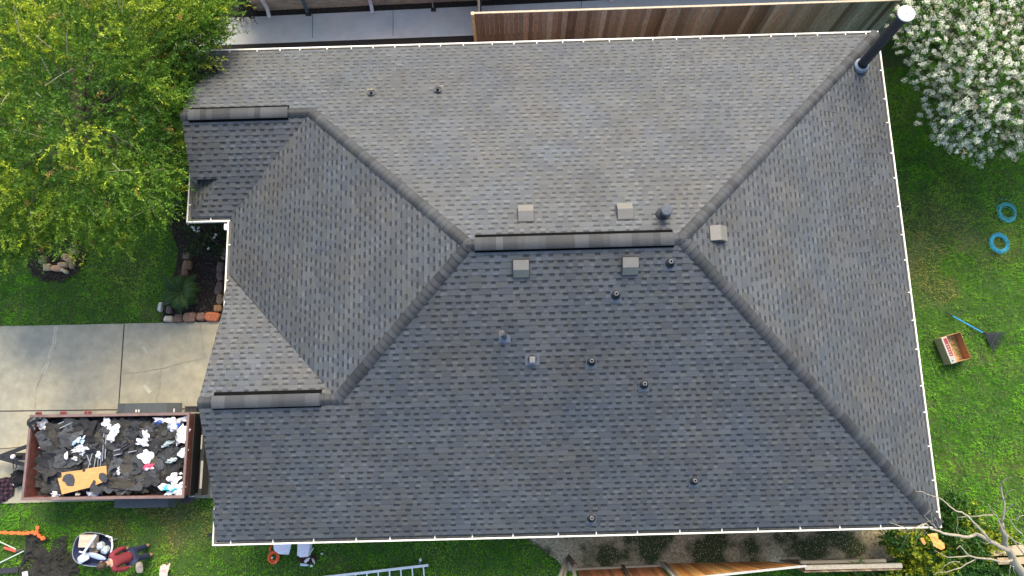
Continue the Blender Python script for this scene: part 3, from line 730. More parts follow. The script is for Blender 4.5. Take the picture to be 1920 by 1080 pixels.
D = unit(RNG.normal(0, 1, Pp.shape)); Vp = leaf_tris(Pp, D, RNG.uniform(.019, .031, len(Pp)), RNG.uniform(.019, .029, len(Pp))) - loc2
pc = np.repeat(np.where(RNG.random((m, 1)) < .06, np.array([[.62, .52, .38]]), np.array([[.84, .82, .66]])), per, axis=0) * RNG.uniform(.85, 1.1, (m * per, 1))
npmesh('blossom', Vp.reshape(-1, 3), np.arange(len(Vp) * 4).reshape(-1, 4), np.repeat(pc, 4, axis=0), M['petal'], tree2, kind='stuff')
b = MB(); 
for k in range(4):
    a = k * 1.6; b.tube([(.12 * math.cos(a), .12 * math.sin(a), -.1), (.3 * math.cos(a), .3 * math.sin(a), 1.2), (.8 * math.cos(a), .8 * math.sin(a), 2.2)], [.08, .06, .04], 7)
b.build('trunk', M['barkpale'], tree2, smooth=True)
b = MB(); limbs(b, (0, 0, 1.3), [tuple(o2[i] - loc2) for i in RNG.choice(len(o2), 30, replace=False)], .045, rnd=rr); b.build('limb', M['bark'], tree2)

# shrubs
def shrub(name, outline, zlo, zhi, m, col, var, leaf, root, soft=60, dens=22, lenr=(.15, .35), tipcol=None, tipf=0., **kw):
    r = at(*root); o = thing(name, r, **kw); C = crown_points(outline, lambda d: (zlo, zlo + (zhi - zlo) * min(d / soft, 1) ** .6), m)
    q = C[:, :3]; cen = np.array([r.x, r.y, zlo * .5]); dd = unit(unit(q - cen) + np.array([0, 0, .5]) + RNG.normal(0, .4, q.shape))
    cl = np.array(col) * RNG.uniform(1 - var, 1 + var, (m, 1))
    if tipcol is not None:
        k = fbm(q[:, 0], q[:, 1], .5, 77) + RNG.normal(0, .08, m) > 1 - tipf; cl[k] = np.array(tipcol) * RNG.uniform(.8, 1.2, (k.sum(), 1))
    Vv, Cv = shoots(q, dd, RNG.uniform(*lenr, m), dens, leaf[0], leaf[1], cl); Vv -= np.array([r.x, r.y, 0])
    npmesh('foliage', Vv.reshape(-1, 3), np.arange(len(Vv) * 4).reshape(-1, 4), np.repeat(Cv, 4, axis=0), M['leaf'], o)
    b = MB(); rr2 = random.Random(3)
    for i in range(7): 
        t = q[i] - np.array([r.x, r.y, 0]); b.tube([(0, 0, 0), tuple(t * .5 + np.array([0, 0, .1])), tuple(t)], [.03, .02, .006], 5)
    b.build('stem', M['bark'], o); return o, q
sh1, q1 = shrub('dark_shrub', [(350, 410), (425, 410), (428, 455), (412, 480), (385, 470), (362, 478), (350, 445)], .5, 1.1, 130, (.025, .055, .014), .4, (.07, .03), (392, 442), label='dark leafy shrub in the bed under the corner gutter', cat='shrub')
b = MB()
for x, y in ((362, 428), (366, 431), (370, 433), (359, 425), (372, 428), (354, 419), (400, 445), (405, 440), (393, 466)):
    p = at(x + random.uniform(-2, 2), y, 1.2) - Vector(sh1.location)
    for k in range(5): b.ball(Matrix.Translation(p + Vector((random.uniform(-.03, .03), random.uniform(-.03, .03), 0))) @ Matrix.Diagonal((.022, .018, .015, 1)), (.6, .62, .6), nu=6, nv=4)
b.build('flower', M['petal'], sh1, kind='stuff')
sh4, _ = shrub('edge_shrub', [(318, 350), (350, 345), (352, 430), (335, 432), (318, 400)], .3, .9, 70, (.03, .055, .016), .4, (.06, .028), (336, 390), label='low shadowed shrub between the large tree and the upper left gutter', cat='shrub')
# sago palm
sp = at(352, 553); sago = thing('sago_palm', sp, label='dark green sago palm with arching fronds in the mulch bed', cat='palm')
fr = None
def frond(L_, az, rise, seed):
    rnd = random.Random(seed); b = MB(); pts = []
    for k in range(13):
        t = k / 12; r = L_ * (t - .12 * t * t); z = .35 + rise * math.sin(min(t * 2.0, 3.0)) - .25 * t * t
        pts.append(Vector((r, 0, z)))
    b.tube(pts, [.009 * (1 - .7 * i / 12) for i in range(13)], 4, (.10, .14, .03))
    for k in range(46):
        t = .12 + .88 * k / 46; i = min(int(t * 12), 11); p = pts[i].lerp(pts[i + 1], t * 12 - i); ll = .15 * math.sin(math.pi * min(1, t * .9 + .12)) + .03
        for s in (-1, 1):
            e = p + Vector((ll * .55, s * ll, -.02 + rnd.uniform(-.02, .02))); sd_ = Vector((.007, 0, 0)); f = rnd.uniform(.7, 1.3)
            b.poly([p - sd_, p + sd_, e], (.030 * f, .075 * f, .014 * f))
    Rz = Matrix.Rotation(az, 4, 'Z'); b.v = [tuple(Rz @ Vector(v)) for v in b.v]; return b
for k in range(24):
    frond(random.uniform(.5, .72), k * 2 * math.pi / 24 * 2.02 + random.uniform(-.15, .15), random.uniform(.18, .5), k).build('frond', M['leaf'], sago)
b = MB(); b.lathe([(.0, 0), (.13, 0), (.12, .3), (.0, .38)]); b.build('trunk', M['bark'], sago)
# right bottom shrub and bare tree
BUSH = [(1655, 1010), (1680, 996), (1720, 1002), (1752, 1000), (1762, 960), (1772, 935), (1800, 938), (1822, 962), (1835, 990), (1880, 1000), (1900, 1010), (1905, 1032), (1872, 1048), (1870, 1110), (1690, 1110), (1595, 1080), (1640, 1062), (1700, 1055), (1672, 1035)]
shrub('leafy_bush', BUSH, .35, 1.5, 1800, (.040, .115, .016), .35, (.085, .045), (1760, 1030), soft=50, dens=18, tipcol=(.24, .30, .02), tipf=.42, label='bright green bush with yellow leaves below the lower right roof corner', cat='bush')
shrub('leafy_sprout', [(1600, 1062), (1622, 1058), (1640, 1072), (1634, 1100), (1600, 1100)], .8, 1.4, 46, (.10, .19, .03), .3, (.08, .045), (1622, 1075), soft=14, dens=16, label='pale green sprout growing beside the grey fence rails', cat='plant')
bt = at(1950, 1102); bare = thing('bare_tree', bt, label='leafless pale tree whose branches reach over the lower right gutter', cat='tree')
def limb(pts, r0, r1, za, zb, jit=0):
    n = len(pts); q = []
    for i, (x, y) in enumerate(pts): q.append(at(x, y, za + (zb - za) * i / (n - 1)) - bt)
    f = [q[0]]
    for a, c in zip(q[:-1], q[1:]):
        m_ = a.lerp(c, .5) + Vector((random.uniform(-1, 1), random.uniform(-1, 1), random.uniform(-.5, 1))) * (a - c).length * .06; f += [m_, c]
    return f, [r0 + (r1 - r0) * i / (len(f) - 1) for i in range(len(f))]
b = MB(); f, r = limb([(1950, 1102), (1926, 1090), (1912, 1068), (1900, 1053), (1893, 1033), (1883, 1013), (1878, 993), (1877, 980)], .13, .045, 0.0, 3.0); b.tube(f, r, 8); b.build('trunk', M['barkpale'], bare, smooth=True)
BR = [([(1877, 980), (1882, 963), (1883, 942), (1877, 917), (1878, 905), (1887, 897), (1896, 895)], .035, .006, 3.0, 3.9),
 ([(1883, 1005), (1876, 985), (1870, 970), (1863, 963), (1853, 945)], .025, .005, 2.9, 3.5), ([(1882, 963), (1893, 950), (1902, 944), (1910, 946)], .018, .004, 3.1, 3.6), ([(1883, 938), (1885, 926), (1890, 921), (1903, 918)], .014, .004, 3.4, 3.8),
 ([(1893, 1033), (1875, 1025), (1857, 1015), (1840, 1005), (1830, 1001), (1815, 1007), (1797, 1004), (1768, 1000), (1760, 996), (1745, 992), (1737, 982), (1720, 988), (1702, 992), (1683, 985), (1668, 980)], .055, .005, 2.4, 3.05),
 ([(1857, 1015), (1833, 987), (1815, 968), (1803, 960), (1792, 958), (1767, 937), (1758, 932), (1743, 928), (1730, 922), (1718, 921)], .028, .004, 2.7, 3.5),
 ([(1757, 991), (1748, 977), (1747, 962)], .010, .003, 2.95, 3.2), ([(1757, 993), (1745, 980), (1733, 967), (1745, 955)], .011, .003, 2.95, 3.2), ([(1764, 994), (1758, 982), (1753, 970)], .009, .003, 2.95, 3.15), ([(1748, 977), (1738, 978)], .006, .003, 3.0, 3.1), ([(1750, 978), (1753, 972)], .006, .003, 3.0, 3.1),
 ([(1862, 966), (1833, 968), (1815, 968), (1795, 970), (1793, 993), (1800, 1008), (1803, 1020)], .016, .004, 3.0, 2.2), ([(1898, 1050), (1875, 1053), (1842, 1047), (1817, 1042), (1806, 1030), (1800, 1023), (1793, 1030)], .032, .005, 2.2, 2.6),
 ([(1830, 1048), (1812, 1057), (1788, 1068), (1760, 1073), (1750, 1078)], .016, .004, 2.3, 2.5), ([(1817, 1042), (1795, 1044), (1777, 1045), (1763, 1038), (1752, 1032)], .016, .004, 2.4, 2.7), ([(1800, 1054), (1785, 1053), (1770, 1062), (1765, 1075)], .011, .004, 2.4, 2.2),
 ([(1917, 1002), (1903, 990), (1897, 980), (1893, 972)], .02, .006, 2.8, 3.1), ([(1922, 1042), (1907, 1023), (1898, 1010), (1887, 1003)], .022, .006, 2.5, 2.9), ([(1922, 1024), (1905, 1016), (1890, 1006)], .012, .004, 2.7, 2.9),
 ([(1703, 1000), (1698, 1008), (1693, 1017), (1693, 1025)], .007, .003, 2.9, 2.3), ([(1728, 998), (1718, 1013), (1715, 1030)], .009, .003, 2.9, 2.2), ([(1738, 998), (1731, 1008)], .006, .003, 2.9, 2.4),
 ([(1683, 985), (1676, 976), (1672, 970)], .006, .002, 3.05, 3.2), ([(1680, 983), (1686, 978)], .004, .002, 3.1, 3.2), ([(1676, 982), (1668, 977)], .004, .002, 3.1, 3.2), ([(1758, 932), (1750, 910), (1745, 905)], .006, .002, 3.4, 3.6),
 ([(1895, 1060), (1893, 1075), (1890, 1090)], .012, .006, 1.9, 1.5), ([(1900, 1062), (1905, 1078)], .014, .006, 1.9, 1.5), ([(1857, 1015), (1850, 1020), (1838, 1015)], .008, .003, 2.7, 2.8), ([(1893, 972), (1905, 975), (1912, 960), (1910, 948)], .008, .003, 3.1, 3.5), ([(1922, 966), (1912, 968), (1908, 978)], .01, .004, 3.2, 3.2)]
for pts, r0, r1, za, zb in BR:
    b = MB(); f, r = limb(pts, r0, r1, za, zb); b.tube(f, r, 6); b.build('branch', M['barkpale'], bare, smooth=True)

# ------------------------------------------------------------------ stones
def rock(mb, c, sx, sy, h, rz, col, seed):
    mb.ball(T(c.x, c.y, c.z + h * .35, rz, sx / 2, sy / 2, h * .6), col, amp=.16, seed=seed, nu=16, nv=8, nf=1.3, flat=.6)
pxm = 1 / 66.
TAN, OR, BRN, OLV, CRM = (.42, .31, .17), (.52, .22, .10), (.17, .10, .07), (.27, .23, .13), (.46, .41, .30)
ST = [(317, 598, 17, 10, CRM, 'round cream stone at the lower left corner of the mulch bed'), (335, 597, 16, 15, BRN, 'dark brown stone beside the cream one, by the driveway edge'), (356, 595, 22, 17, (.22, .13, .09), 'broad brown stone in the row along the driveway'), (377, 594, 15, 14, (.26, .14, .10), 'small rounded brown stone next to the orange one'),
 (398, 594, 26, 17, (.48, .15, .065), 'large bright orange stone at the driveway end of the bed border'), (409, 578, 14, 12, (.33, .19, .08), 'small golden stone just above the large orange one'), (412, 561, 11, 18, (.17, .12, .08), 'tall brown stone, third up the border by the gutter'), (411, 540, 13, 25, (.09, .065, .055), 'darkest long stone in the border by the gutter'),
 (413, 518, 12, 17, (.13, .09, .075), 'brown stone halfway up the border by the gutter'), (414, 501, 12, 18, (.14, .10, .085), 'fifth brown stone up the border by the gutter'), (421, 476, 10, 22, (.20, .13, .10), 'topmost stone of the border, half under the gutter'),
 (352, 497, 17, 17, (.16, .10, .06), 'squarish brown stone above the sago palm'), (351, 480, 14, 13, (.14, .10, .08), 'small dull stone at the top of the left border'), (347, 511, 11, 15, (.15, .09, .07), 'narrow brown stone touching the sago fronds'), (315, 565, 9, 10, (.3, .24, .17), 'small pale brown stone left of the sago palm'), (318, 581, 11, 14, (.12, .09, .08), 'dark stone above the cream corner stone'),
 (301, 576, 7, 16, (.5, .5, .45), 'thin white stone lying on the grass beside the bed'),
 (74, 469, 11, 9, OR, 'small orange stone at the left of the tree ring'), (80, 487, 13, 15, OLV, 'grey olive stone in the tree ring'), (89, 501, 15, 12, TAN, 'tan stone at the lower left of the tree ring'), (106, 503, 19, 10, (.55, .30, .17), 'salmon flat stone at the front of the tree ring'), (118, 497, 19, 10, (.36, .25, .15), 'tan stone leaning over the salmon one'), (127, 484, 22, 13, (.38, .26, .13), 'wide golden tan stone on the right of the tree ring'),
 (138, 471, 18, 11, (.30, .26, .13), 'olive tan stone near the top right of the tree ring'), (139, 460, 13, 9, (.22, .19, .11), 'dim stone at the top right of the tree ring, under leaves'), (121, 508, 13, 6, (.45, .40, .26), 'pale sliver of stone at the very front of the tree ring'), (134, 497, 7, 14, (.26, .21, .13), 'narrow upright stone on the outer right of the ring')]
for i, (x, y, w_, h_, c, lab) in enumerate(ST):
    p = at(x, y, .08); b = MB(); b.ball(T(0, 0, .04, 0, w_ * pxm / 2 * 1.08, h_ * pxm / 2 * 1.08, .09), c, amp=.2, seed=i, nu=18, nv=9, nf=1.4, flat=.55)
    o = b.build('border_stone', M['stone'], smooth=True, label=lab, cat='stone', group='border stones around the planting beds'); o.location = (p.x, p.y, .03); o.rotation_euler = (0, 0, random.uniform(-.2, .2) + (-.5 if 120 < x < 145 and w_ > 10 else 0))
def lone(name, px, py, w_, h_, c, lab, cat='stone', rz=0, m='stone'):
    p = at(px, py, .05); b = MB(); b.ball(T(0, 0, .0, 0, w_ * pxm / 2, h_ * pxm / 2, .03), tuple(q * 1.3 for q in c), amp=.12, seed=px, nu=18, nv=9, nf=1.3, flat=.7)
    o = b.build(name, M[m], smooth=True, label=lab, cat=cat); o.location = (p.x, p.y, .06); o.rotation_euler = (0, 0, rz); return o
lone('tan_stone', 1804, 281, 24, 18, (.5, .36, .18), 'tan stone peeping out under the white flowering tree')
lone('stepping_stone', 262, 1064, 13, 19, (.42, .33, .22), 'rounded beige stone on the grass beside the person', rz=.2)

# ------------------------------------------------------------------ cloths and scraps
def patch(outline, z0, amp, nf, seed, cell=.03, loc=None, ridged=True, dome=0., colf=None, world=False, fall=.12):
    """draped sheet over an outline (photo spots at height z0): grid with folds"""
    pts = [tuple(p) for p in outline] if world else [at(x, y, z0) for x, y in outline]
    pl = [(p[0], p[1]) for p in pts]; xs = [p[0] for p in pl]; ys = [p[1] for p in pl]
    nx = int((max(xs) - min(xs)) / cell) + 2; ny = int((max(ys) - min(ys)) / cell) + 2
    X = np.linspace(min(xs), max(xs), nx); Y = np.linspace(min(ys), max(ys), ny); XX, YY = np.meshgrid(X, Y); ins = inpoly(XX.ravel(), YY.ravel(), pl).reshape(XX.shape)
    poly = np.array(pl); b = MB(); idx = {}; L0 = loc or Vector((0, 0, 0))
    cx, cy = sum(xs) / len(xs), sum(ys) / len(ys); rad = max(max(xs) - min(xs), max(ys) - min(ys)) / 2
    def vert(j, i):
        k = (j, i)
        if k in idx: return idx[k]
        x, y = X[i], Y[j]; d = 9
        for q in range(len(poly)):
            a = poly[q]; ab = poly[(q + 1) % len(poly)] - a; tt = max(0, min(1, ((x - a[0]) * ab[0] + (y - a[1]) * ab[1]) / (ab @ ab + 1e-9)))
            d = min(d, math.hypot(x - a[0] - tt * ab[0], y - a[1] - tt * ab[1]))
        e = min(1, d / fall)
        n1 = noise.noise(Vector((x * nf, y * nf * .6, seed))); n2 = noise.noise(Vector((x * nf * 2.3, y * nf * 2.3, seed + 9)))
        h = (1 - abs(n1) * 2.2) * .6 + (1 - abs(n2) * 2.2) * .35 if ridged else .5 + n1 + .5 * n2
        z = z0 + amp * max(h, -.2) * (.25 + .75 * e) + dome * e
        idx[k] = len(b.v); b.v.append((x - L0[0], y - L0[1], z - L0[2])); return idx[k]
    for j in range(ny - 1):
        for i in range(nx - 1):
            if ins[j, i] and ins[j + 1, i] and ins[j, i + 1] and ins[j + 1, i + 1]:
                b.f.append((vert(j, i), vert(j, i + 1), vert(j + 1, i + 1), vert(j + 1, i))); b.c.append(colf(X[i], Y[j]) if colf else (.5, .5, .5))
            elif ins[j:j + 2, i:i + 2].sum() == 3:
                q = [(j, i), (j, i + 1), (j + 1, i + 1), (j + 1, i)]; b.f.append(tuple(vert(*k) for k in q if ins[k])); b.c.append(colf(X[i], Y[j]) if colf else (.5, .5, .5))
    return b
def tarpcol(x, y):
    s = .5 + .5 * math.sin(x * 90 + noise.noise(Vector((x * 3, y * 3, 0))) * 8); f = .7 + .6 * s * max(0, noise.noise(Vector((x * 2, y * 2, 4))) + .5)
    return (.030 * f, .029 * f, .025 * f)
patch([(48, 1004), (58, 998), (78, 1004), (93, 1008), (84, 1020), (94, 1035), (100, 1015), (110, 1008), (126, 1004), (127, 1030), (140, 1042), (150, 1065), (152, 1125), (30, 1125), (38, 1060), (48, 1030)], .02, .16, 3.2, 5, cell=.025, colf=tarpcol, fall=.1).build('black_tarp', M['vcr'], smooth=False, label='crumpled black ribbed tarp on the grass at the lower left', cat='tarp')
def ribbon(name, pts, wd, z, c, lab, cat, m='vc', seg=6):
    q = [at(x, y, z) + Vector((0, 0, random.uniform(0, .015))) for x, y in pts]; b = MB()
    f = []
    for a, cc_ in zip(q[:-1], q[1:]):
        for k in range(4): f.append(a.lerp(cc_, k / 4))
    f.append(q[-1]); n = len(f)
    for i in range(n - 1):
        d = (f[i + 1] - f[i]).normalized(); s = Vector((-d.y, d.x, 0)); w1 = wd[0] + (wd[1] - wd[0]) * abs(math.sin(i * .9)); w2 = wd[0] + (wd[1] - wd[0]) * abs(math.sin((i + 1) * .9))
        b.hexa([f[i] - s * w1, f[i] + s * w1, f[i + 1] + s * w2, f[i + 1] - s * w2], [f[i] - s * w1 + Vector((0, 0, .012)), f[i] + s * w1 + Vector((0, 0, .012)), f[i + 1] + s * w2 + Vector((0, 0, .012)), f[i + 1] - s * w2 + Vector((0, 0, .012))], c)
    return b.build(name, M[m], label=lab, cat=cat)
ribbon('orange_strap', [(-30, 1000), (5, 998), (20, 999), (36, 999), (44, 1000), (55, 999), (65, 997), (67, 1003), (71, 992), (71, 986), (69, 997), (74, 1005), (82, 1011), (84, 1007), (79, 1008)], (.012, .05), .2, (.85, .13, .02), 'orange webbing strap lying across the grass and the black tarp', 'strap')
b = MB(); b.tube([at(-30, 1007, .05), at(0, 1016, .05), at(30, 1030, .05)], .018, 6, (.35, .42, .33)); b.tube([at(-30, 1070, .05), at(0, 1055, .05), at(25, 1043, .05), at(45, 1033, .06)], .018, 6, (.42, .5, .42)); b.tube([at(8, 1027, .06), at(30, 1034, .06)], .035, 8, (.6, .07, .04)); b.tube([at(30, 1034, .06), at(44, 1030, .06)], .03, 8, (.05, .05, .04)); b.build('garden_tool', M['vc'], label='pale green tool handles with a red grip lying on the grass left of the tarp', cat='garden tool')
b = MB(); b.bar(at(-30, 1074, .04), at(35, 1068, .04), .14, .05, (.02, .02, .025)); b.build('black_board', M['vc'], label='black board end tucked under the tarp at the left picture edge', cat='board')
b = MB(); b.box((-.07, -.09, 0), (.07, .09, .03), T(*at(48, 1078, .2), .2), (.55, .62, .65)); b.build('pale_packet', M['vc'], label='pale blue packet on the black tarp at the bottom edge', cat='packet')
patch([(300, 1062), (308, 1056), (314, 1060), (318, 1053), (321, 1058), (316, 1072), (312, 1090), (298, 1090), (298, 1072)], .08, .05, 8, 3, cell=.02, colf=lambda x, y: (.62, .42, .37)).build('pink_rag', M['vcr'], label='pale pink torn rag lying on the dry grass', cat='rag')
# plaid shirt, tool bag
def plaid(x, y):
    a = math.sin(x * 55) > .2; c = math.sin(y * 55) > .2
    return ((.075, .035, .055) if a and c else (.03, .018, .026) if a or c else (.012, .009, .012))
patch([(-40, 902), (0, 897), (14, 893), (22, 897), (30, 915), (28, 928), (12, 940), (-10, 948), (-50, 950)], .02, .14, 4, 8, cell=.022, colf=plaid).build('plaid_shirt', M['vcr'], label='dark purple plaid shirt crumpled on the concrete beside the trailer hitch', cat='shirt')
patch([(-10, 915), (0, 905), (10, 898), (22, 893), (30, 894), (28, 900), (12, 905), (2, 912), (-8, 925)], .03, .10, 5, 12, cell=.022, colf=plaid).build('plaid_sleeve_cloth', M['vcr'], label='strip of purple plaid cloth beside the black bag', cat='cloth')
bb_ = at(37, 896, .1); bag = thing('tool_bag', (bb_.x, bb_.y, 0), label='black bag with white tags against the trailer corner', cat='bag')
b = MB(); b.ball(T(0, 0, .12, .5, .17, .22, .16), (.012, .012, .014), amp=.35, seed=3, nf=2.2, flat=.7); b.build('bag_body', M['vcr'], bag)
b = MB(); b.tube([(-.1, -.08, .22), (-.05, 0, .32), (.03, .1, .24)], .012, 6, (.02, .02, .02)); b.build('strap', M['vc'], bag)
b = MB()
for x, y, s in ((-.09, .13, .035), (-.12, .02, .025), (-.08, -.15, .04), (.02, -.03, .03), (.04, .0, .02)): b.box((-s, -s * .6, 0), (s, s * .6, .012), T(x, y, .27 - abs(x) * .6 - abs(y) * .3, .8), (.6, .6, .6))
b.build('tag', M['vc'], bag)
# ------------------------------------------------------------------ trailer
RZ = 1.35
tl, tr_, br, bl = at(52, 779, RZ), at(352, 775, RZ), at(346, 932, RZ), at(45, 937, RZ)
ctr = (tl + tr_ + br + bl) / 4; ux = ((tr_ - tl) + (br - bl)).normalized(); TL_ = ((tr_ - tl).length + (br - bl).length) / 2; TW = ((tl - bl).length + (tr_ - br).length) / 2
ang_t = math.atan2(ux.y, ux.x); trailer = thing('dump_trailer', (ctr.x, ctr.y, 0), ang_t, label='open red dump trailer heaped with torn shingles on the driveway', cat='trailer')
hl, hw = TL_ / 2, TW / 2; inv = (Matrix.Translation((ctr.x, ctr.y, 0)) @ Matrix.Rotation(ang_t, 4, 'Z')).inverted()
def lt(px, py, z): return inv @ at(px, py, z)
for nm, lo, hi in (('side_wall', (-hl + .05, hw - .05, .62), (hl - .05, hw - .005, RZ - .05)), ('side_wall', (-hl + .05, -hw + .005, .62), (hl - .05, -hw + .05, RZ - .05)), ('front_wall', (-hl + .005, -hw + .05, .62), (-hl + .05, hw - .05, RZ - .05)), ('rear_wall', (hl - .05, -hw + .05, .62), (hl - .005, hw - .05, RZ - .05)), ('bed_floor', (-hl + .05, -hw + .05, .56), (hl - .05, hw - .05, .61))):
    b = MB(); b.box(lo, hi); b.build(nm, M['steel_red'], trailer)
for lo, hi in (((-hl - .015, hw - .05, RZ - .049), (hl + .015, hw + .02, RZ)), ((-hl - .015, -hw - .02, RZ - .049), (hl + .015, -hw + .05, RZ)), ((-hl - .015, -hw + .051, RZ - .049), (-hl + .045, hw - .051, RZ - .002)), ((hl - .045, -hw + .051, RZ - .049), (hl + .015, hw - .051, RZ - .002))):
    b = MB(); b.box(lo, hi); b.build('top_rail', M['rim'], trailer)
for px in (69, 73.5, 115, 120, 160.5, 167):
    p = lt(px, 776.5, RZ); b = MB(); b.lathe([(.0, .02), (.042, .02), (.05, 0), (.05, -.03)], Matrix.Translation((p.x, hw + .05, RZ - .01)), c=(.24, .05, .045)); b.lathe([(.0, .024), (.022, .024), (.022, .02)], Matrix.Translation((p.x, hw + .05, RZ - .01)), c=(.01, .01, .01)); b.build('stake_bolt', M['vc'], trailer)
for sy, x0, x1 in ((1, 209, 332), (-1, 203, 322)):
    zf = .78; a = lt(x0, 768 if sy > 0 else 941, zf).x; c = lt(x1, 768 if sy > 0 else 941, zf).x
    y0, y1 = hw + .006, hw + .30
    b = MB(); 
    prof = [(a, .45), (a + .12, .70), (a + .35, zf), (a + .62 * (c - a), zf), (c - .12 if sy < 0 else c - .3, zf - .04), (c, .5)]
    for (xa, za), (xb, zb) in zip(prof[:-1], prof[1:]):
        b.hexa([(xa, sy * y0, za - .012), (xb, sy * y0, zb - .012), (xb, sy * y1, zb - .012), (xa, sy * y1, za - .012)][::sy], [(xa, sy * y0, za), (xb, sy * y0, zb), (xb, sy * y1, zb), (xa, sy * y1, za)][::sy], (.055, .065, .07))
    b.build('fender', M['vc'], trailer)
    for k in range(2):
        xw = a + (c - a) * (.27 + .42 * k); b = MB(); Mx = T(xw, sy * (hw + .15), .36, 0, rx=math.pi / 2)
        b.lathe([(.2, -.11), (.34, -.11), (.36, -.06), (.36, .06), (.34, .11), (.2, .11)], Mx, c=(.018, .018, .018)); wo = b.build('wheel', M['vc'], trailer, smooth=True)
        b = MB(); b.lathe([(0, -.05), (.17, -.05), (.2, -.1), (.2, .1), (.17, .05), (0, .05)], Mx, c=(.35, .35, .35)); b.build('rim', M['vc'], wo)
# rear frame with folded ramp: dark, at lower height, with white stickers
b = MB(); ra = lt(381, 850, .95).x
b.box((hl + .031, -hw + .0, .55), (hl + .06, hw, RZ - .25)); b.box((hl + .06, -hw, .5), (ra, hw, .56)); b.box((ra - .05, -hw, .56), (ra, hw, .92)); b.box((hl + .06, hw - .05, .56), (ra - .05, hw, .8)); b.box((hl + .06, -hw, .56), (ra - .05, -hw + .05, .8)); b.box((ra - .14, -hw + .05, .56), (ra - .08, hw - .05, .8))
b.build('ramp_gate', M['steel_black'], trailer)
def tr_box(name, pxs, z, th, c, m='vc', lift=0):
    p0, p1 = lt(pxs[0], pxs[1], z), lt(pxs[2], pxs[3], z); b = MB(); b.box((min(p0.x, p1.x), min(p0.y, p1.y), z - th + lift), (max(p0.x, p1.x), max(p0.y, p1.y), z + lift), c=c); return b.build(name, M[m], trailer)
tr_box('sticker', (356, 850, 366, 853), .575, .012, (.4, .4, .38)); tr_box('sticker', (356, 856, 366, 857), .575, .012, (.35, .35, .33))
o = tr_box('plate', (366, 858, 371, 877), .575, .012, (.36, .36, .34))
b = MB(); b_ = [lt(366, 858, .58), lt(371, 877, .58)]
for k in range(9):
    y = b_[1].y + (b_[0].y - b_[1].y) * (k + .5) / 9; b.box((min(b_[0].x, b_[1].x) + .015, y - .009, .576), (max(b_[0].x, b_[1].x) - .015, y + .005, .579), c=(.05, .05, .05))
b.build('plate_mark', M['vc'], o)
tr_box('reflector', (377.5, 816, 378.4, 842), .93, .02, (.30, .28, .24)); tr_box('reflector', (377, 864, 377.9, 916), .93, .02, (.30, .28, .24)); tr_box('light_cluster', (355, 928, 364, 932), .75, .05, (.4, .38, .36))
b = MB()
for k in range(9): b.box((hl - .36 + k * .035, hw + .036, .55), (hl - .345 + k * .035, hw + .20, .80), c=(.04, .04, .045)); b.box((hl - .36 + k * .035, -hw - .20, .5), (hl - .345 + k * .035, -hw - .036, .72), c=(.05, .05, .055))
b.box((hl - .37, hw + .036, .80), (hl - .03, hw + .055, .82), c=(.05, .05, .05)); b.box((hl - .37, hw + .18, .80), (hl - .03, hw + .20, .82), c=(.05, .05, .05)); b.build('step_grate', M['vc'], trailer)
for px in (256, 261): tr_box('latch', (px - 2, 768, px, 773), .80, .02, (.6, .58, .5))
tr_box('latch', (325.5, 766, 327, 773), .80, .02, (.6, .6, .6))
# tongue, coupler, jack
A0 = lt(-4, 857, .5); b = MB(); b.bar((-hl - .03, hw * .42, .52), A0, .09, .1, (.015, .015, .015)); b.bar((-hl - .03, -hw * .35, .52), A0, .09, .1, (.015, .015, .015)); b.bar((-hl - .03, .0, .53), A0 + Vector((.2, 0, .03)), .2, .06, (.012, .012, .012)); b.build('tongue', M['steel_black'], trailer)
b = MB(); b.bar(A0, A0 + Vector((-.35, .02, 0)), .08, .08, (.02, .02, .02)); b.build('coupler', M['steel_black'], trailer)
jp = lt(25, 856, .85); b = MB(); b.tube([(jp.x, jp.y, .1), (jp.x, jp.y, .85)], .05, 12, (.03, .03, .03)); o = b.build('jack', M['vc'], trailer); b = MB(); b.lathe([(.06, .85), (.05, .90), (0, .91)], Matrix.Translation((jp.x, jp.y, 0)), c=(.6, .6, .6)); b.build('jack_cap', M['vc'], o)
b = MB(); b.tube([lt(24, 862, .6), lt(25, 878, .55), lt(29, 881, .5), lt(31, 874, .5), lt(30, 862, .55)], .012, 6, (.01, .01, .01)); b.tube([lt(-10, 842, .1), lt(18, 840, .12), lt(38, 838, .4), lt(40, 842, .5)], .008, 6, (.03, .02, .02)); b.build('cable', M['vc'], trailer)

# debris heap: a base mound plus several hundred torn sheets, read as one mass
DC = [(.022, .022, .023), (.030, .031, .033), (.042, .044, .047), (.060, .064, .069), (.036, .034, .030), (.050, .047, .040), (.050, .053, .058)]
b = MB(); cell = .05; nx = int((2 * hl - .1) / cell); ny = int((2 * hw - .1) / cell)
def heap(x, y):
    e = min(1, (hl - abs(x)) / .45, (hw - abs(y)) / .35); n_ = noise.noise(Vector((x * 1.6, y * 1.6, 3))) * .16 + noise.noise(Vector((x * 5, y * 5, 8))) * .08
    return .98 + .22 * max(e, 0) ** .7 + n_ * (.3 + .7 * max(e, 0)) - .14 * (x < -hl + .5)
for i in range(nx):
    for j in range(ny):
        q = []
        for a, c in ((0, 0), (1, 0), (1, 1), (0, 1)):
            x = -hl + .05 + (i + a) * cell; y = -hw + .05 + (j + c) * cell; q.append((x, y, heap(x, y) - .05))
        b.poly(q, random.choice(DC[:3]))
rnd = random.Random(12)
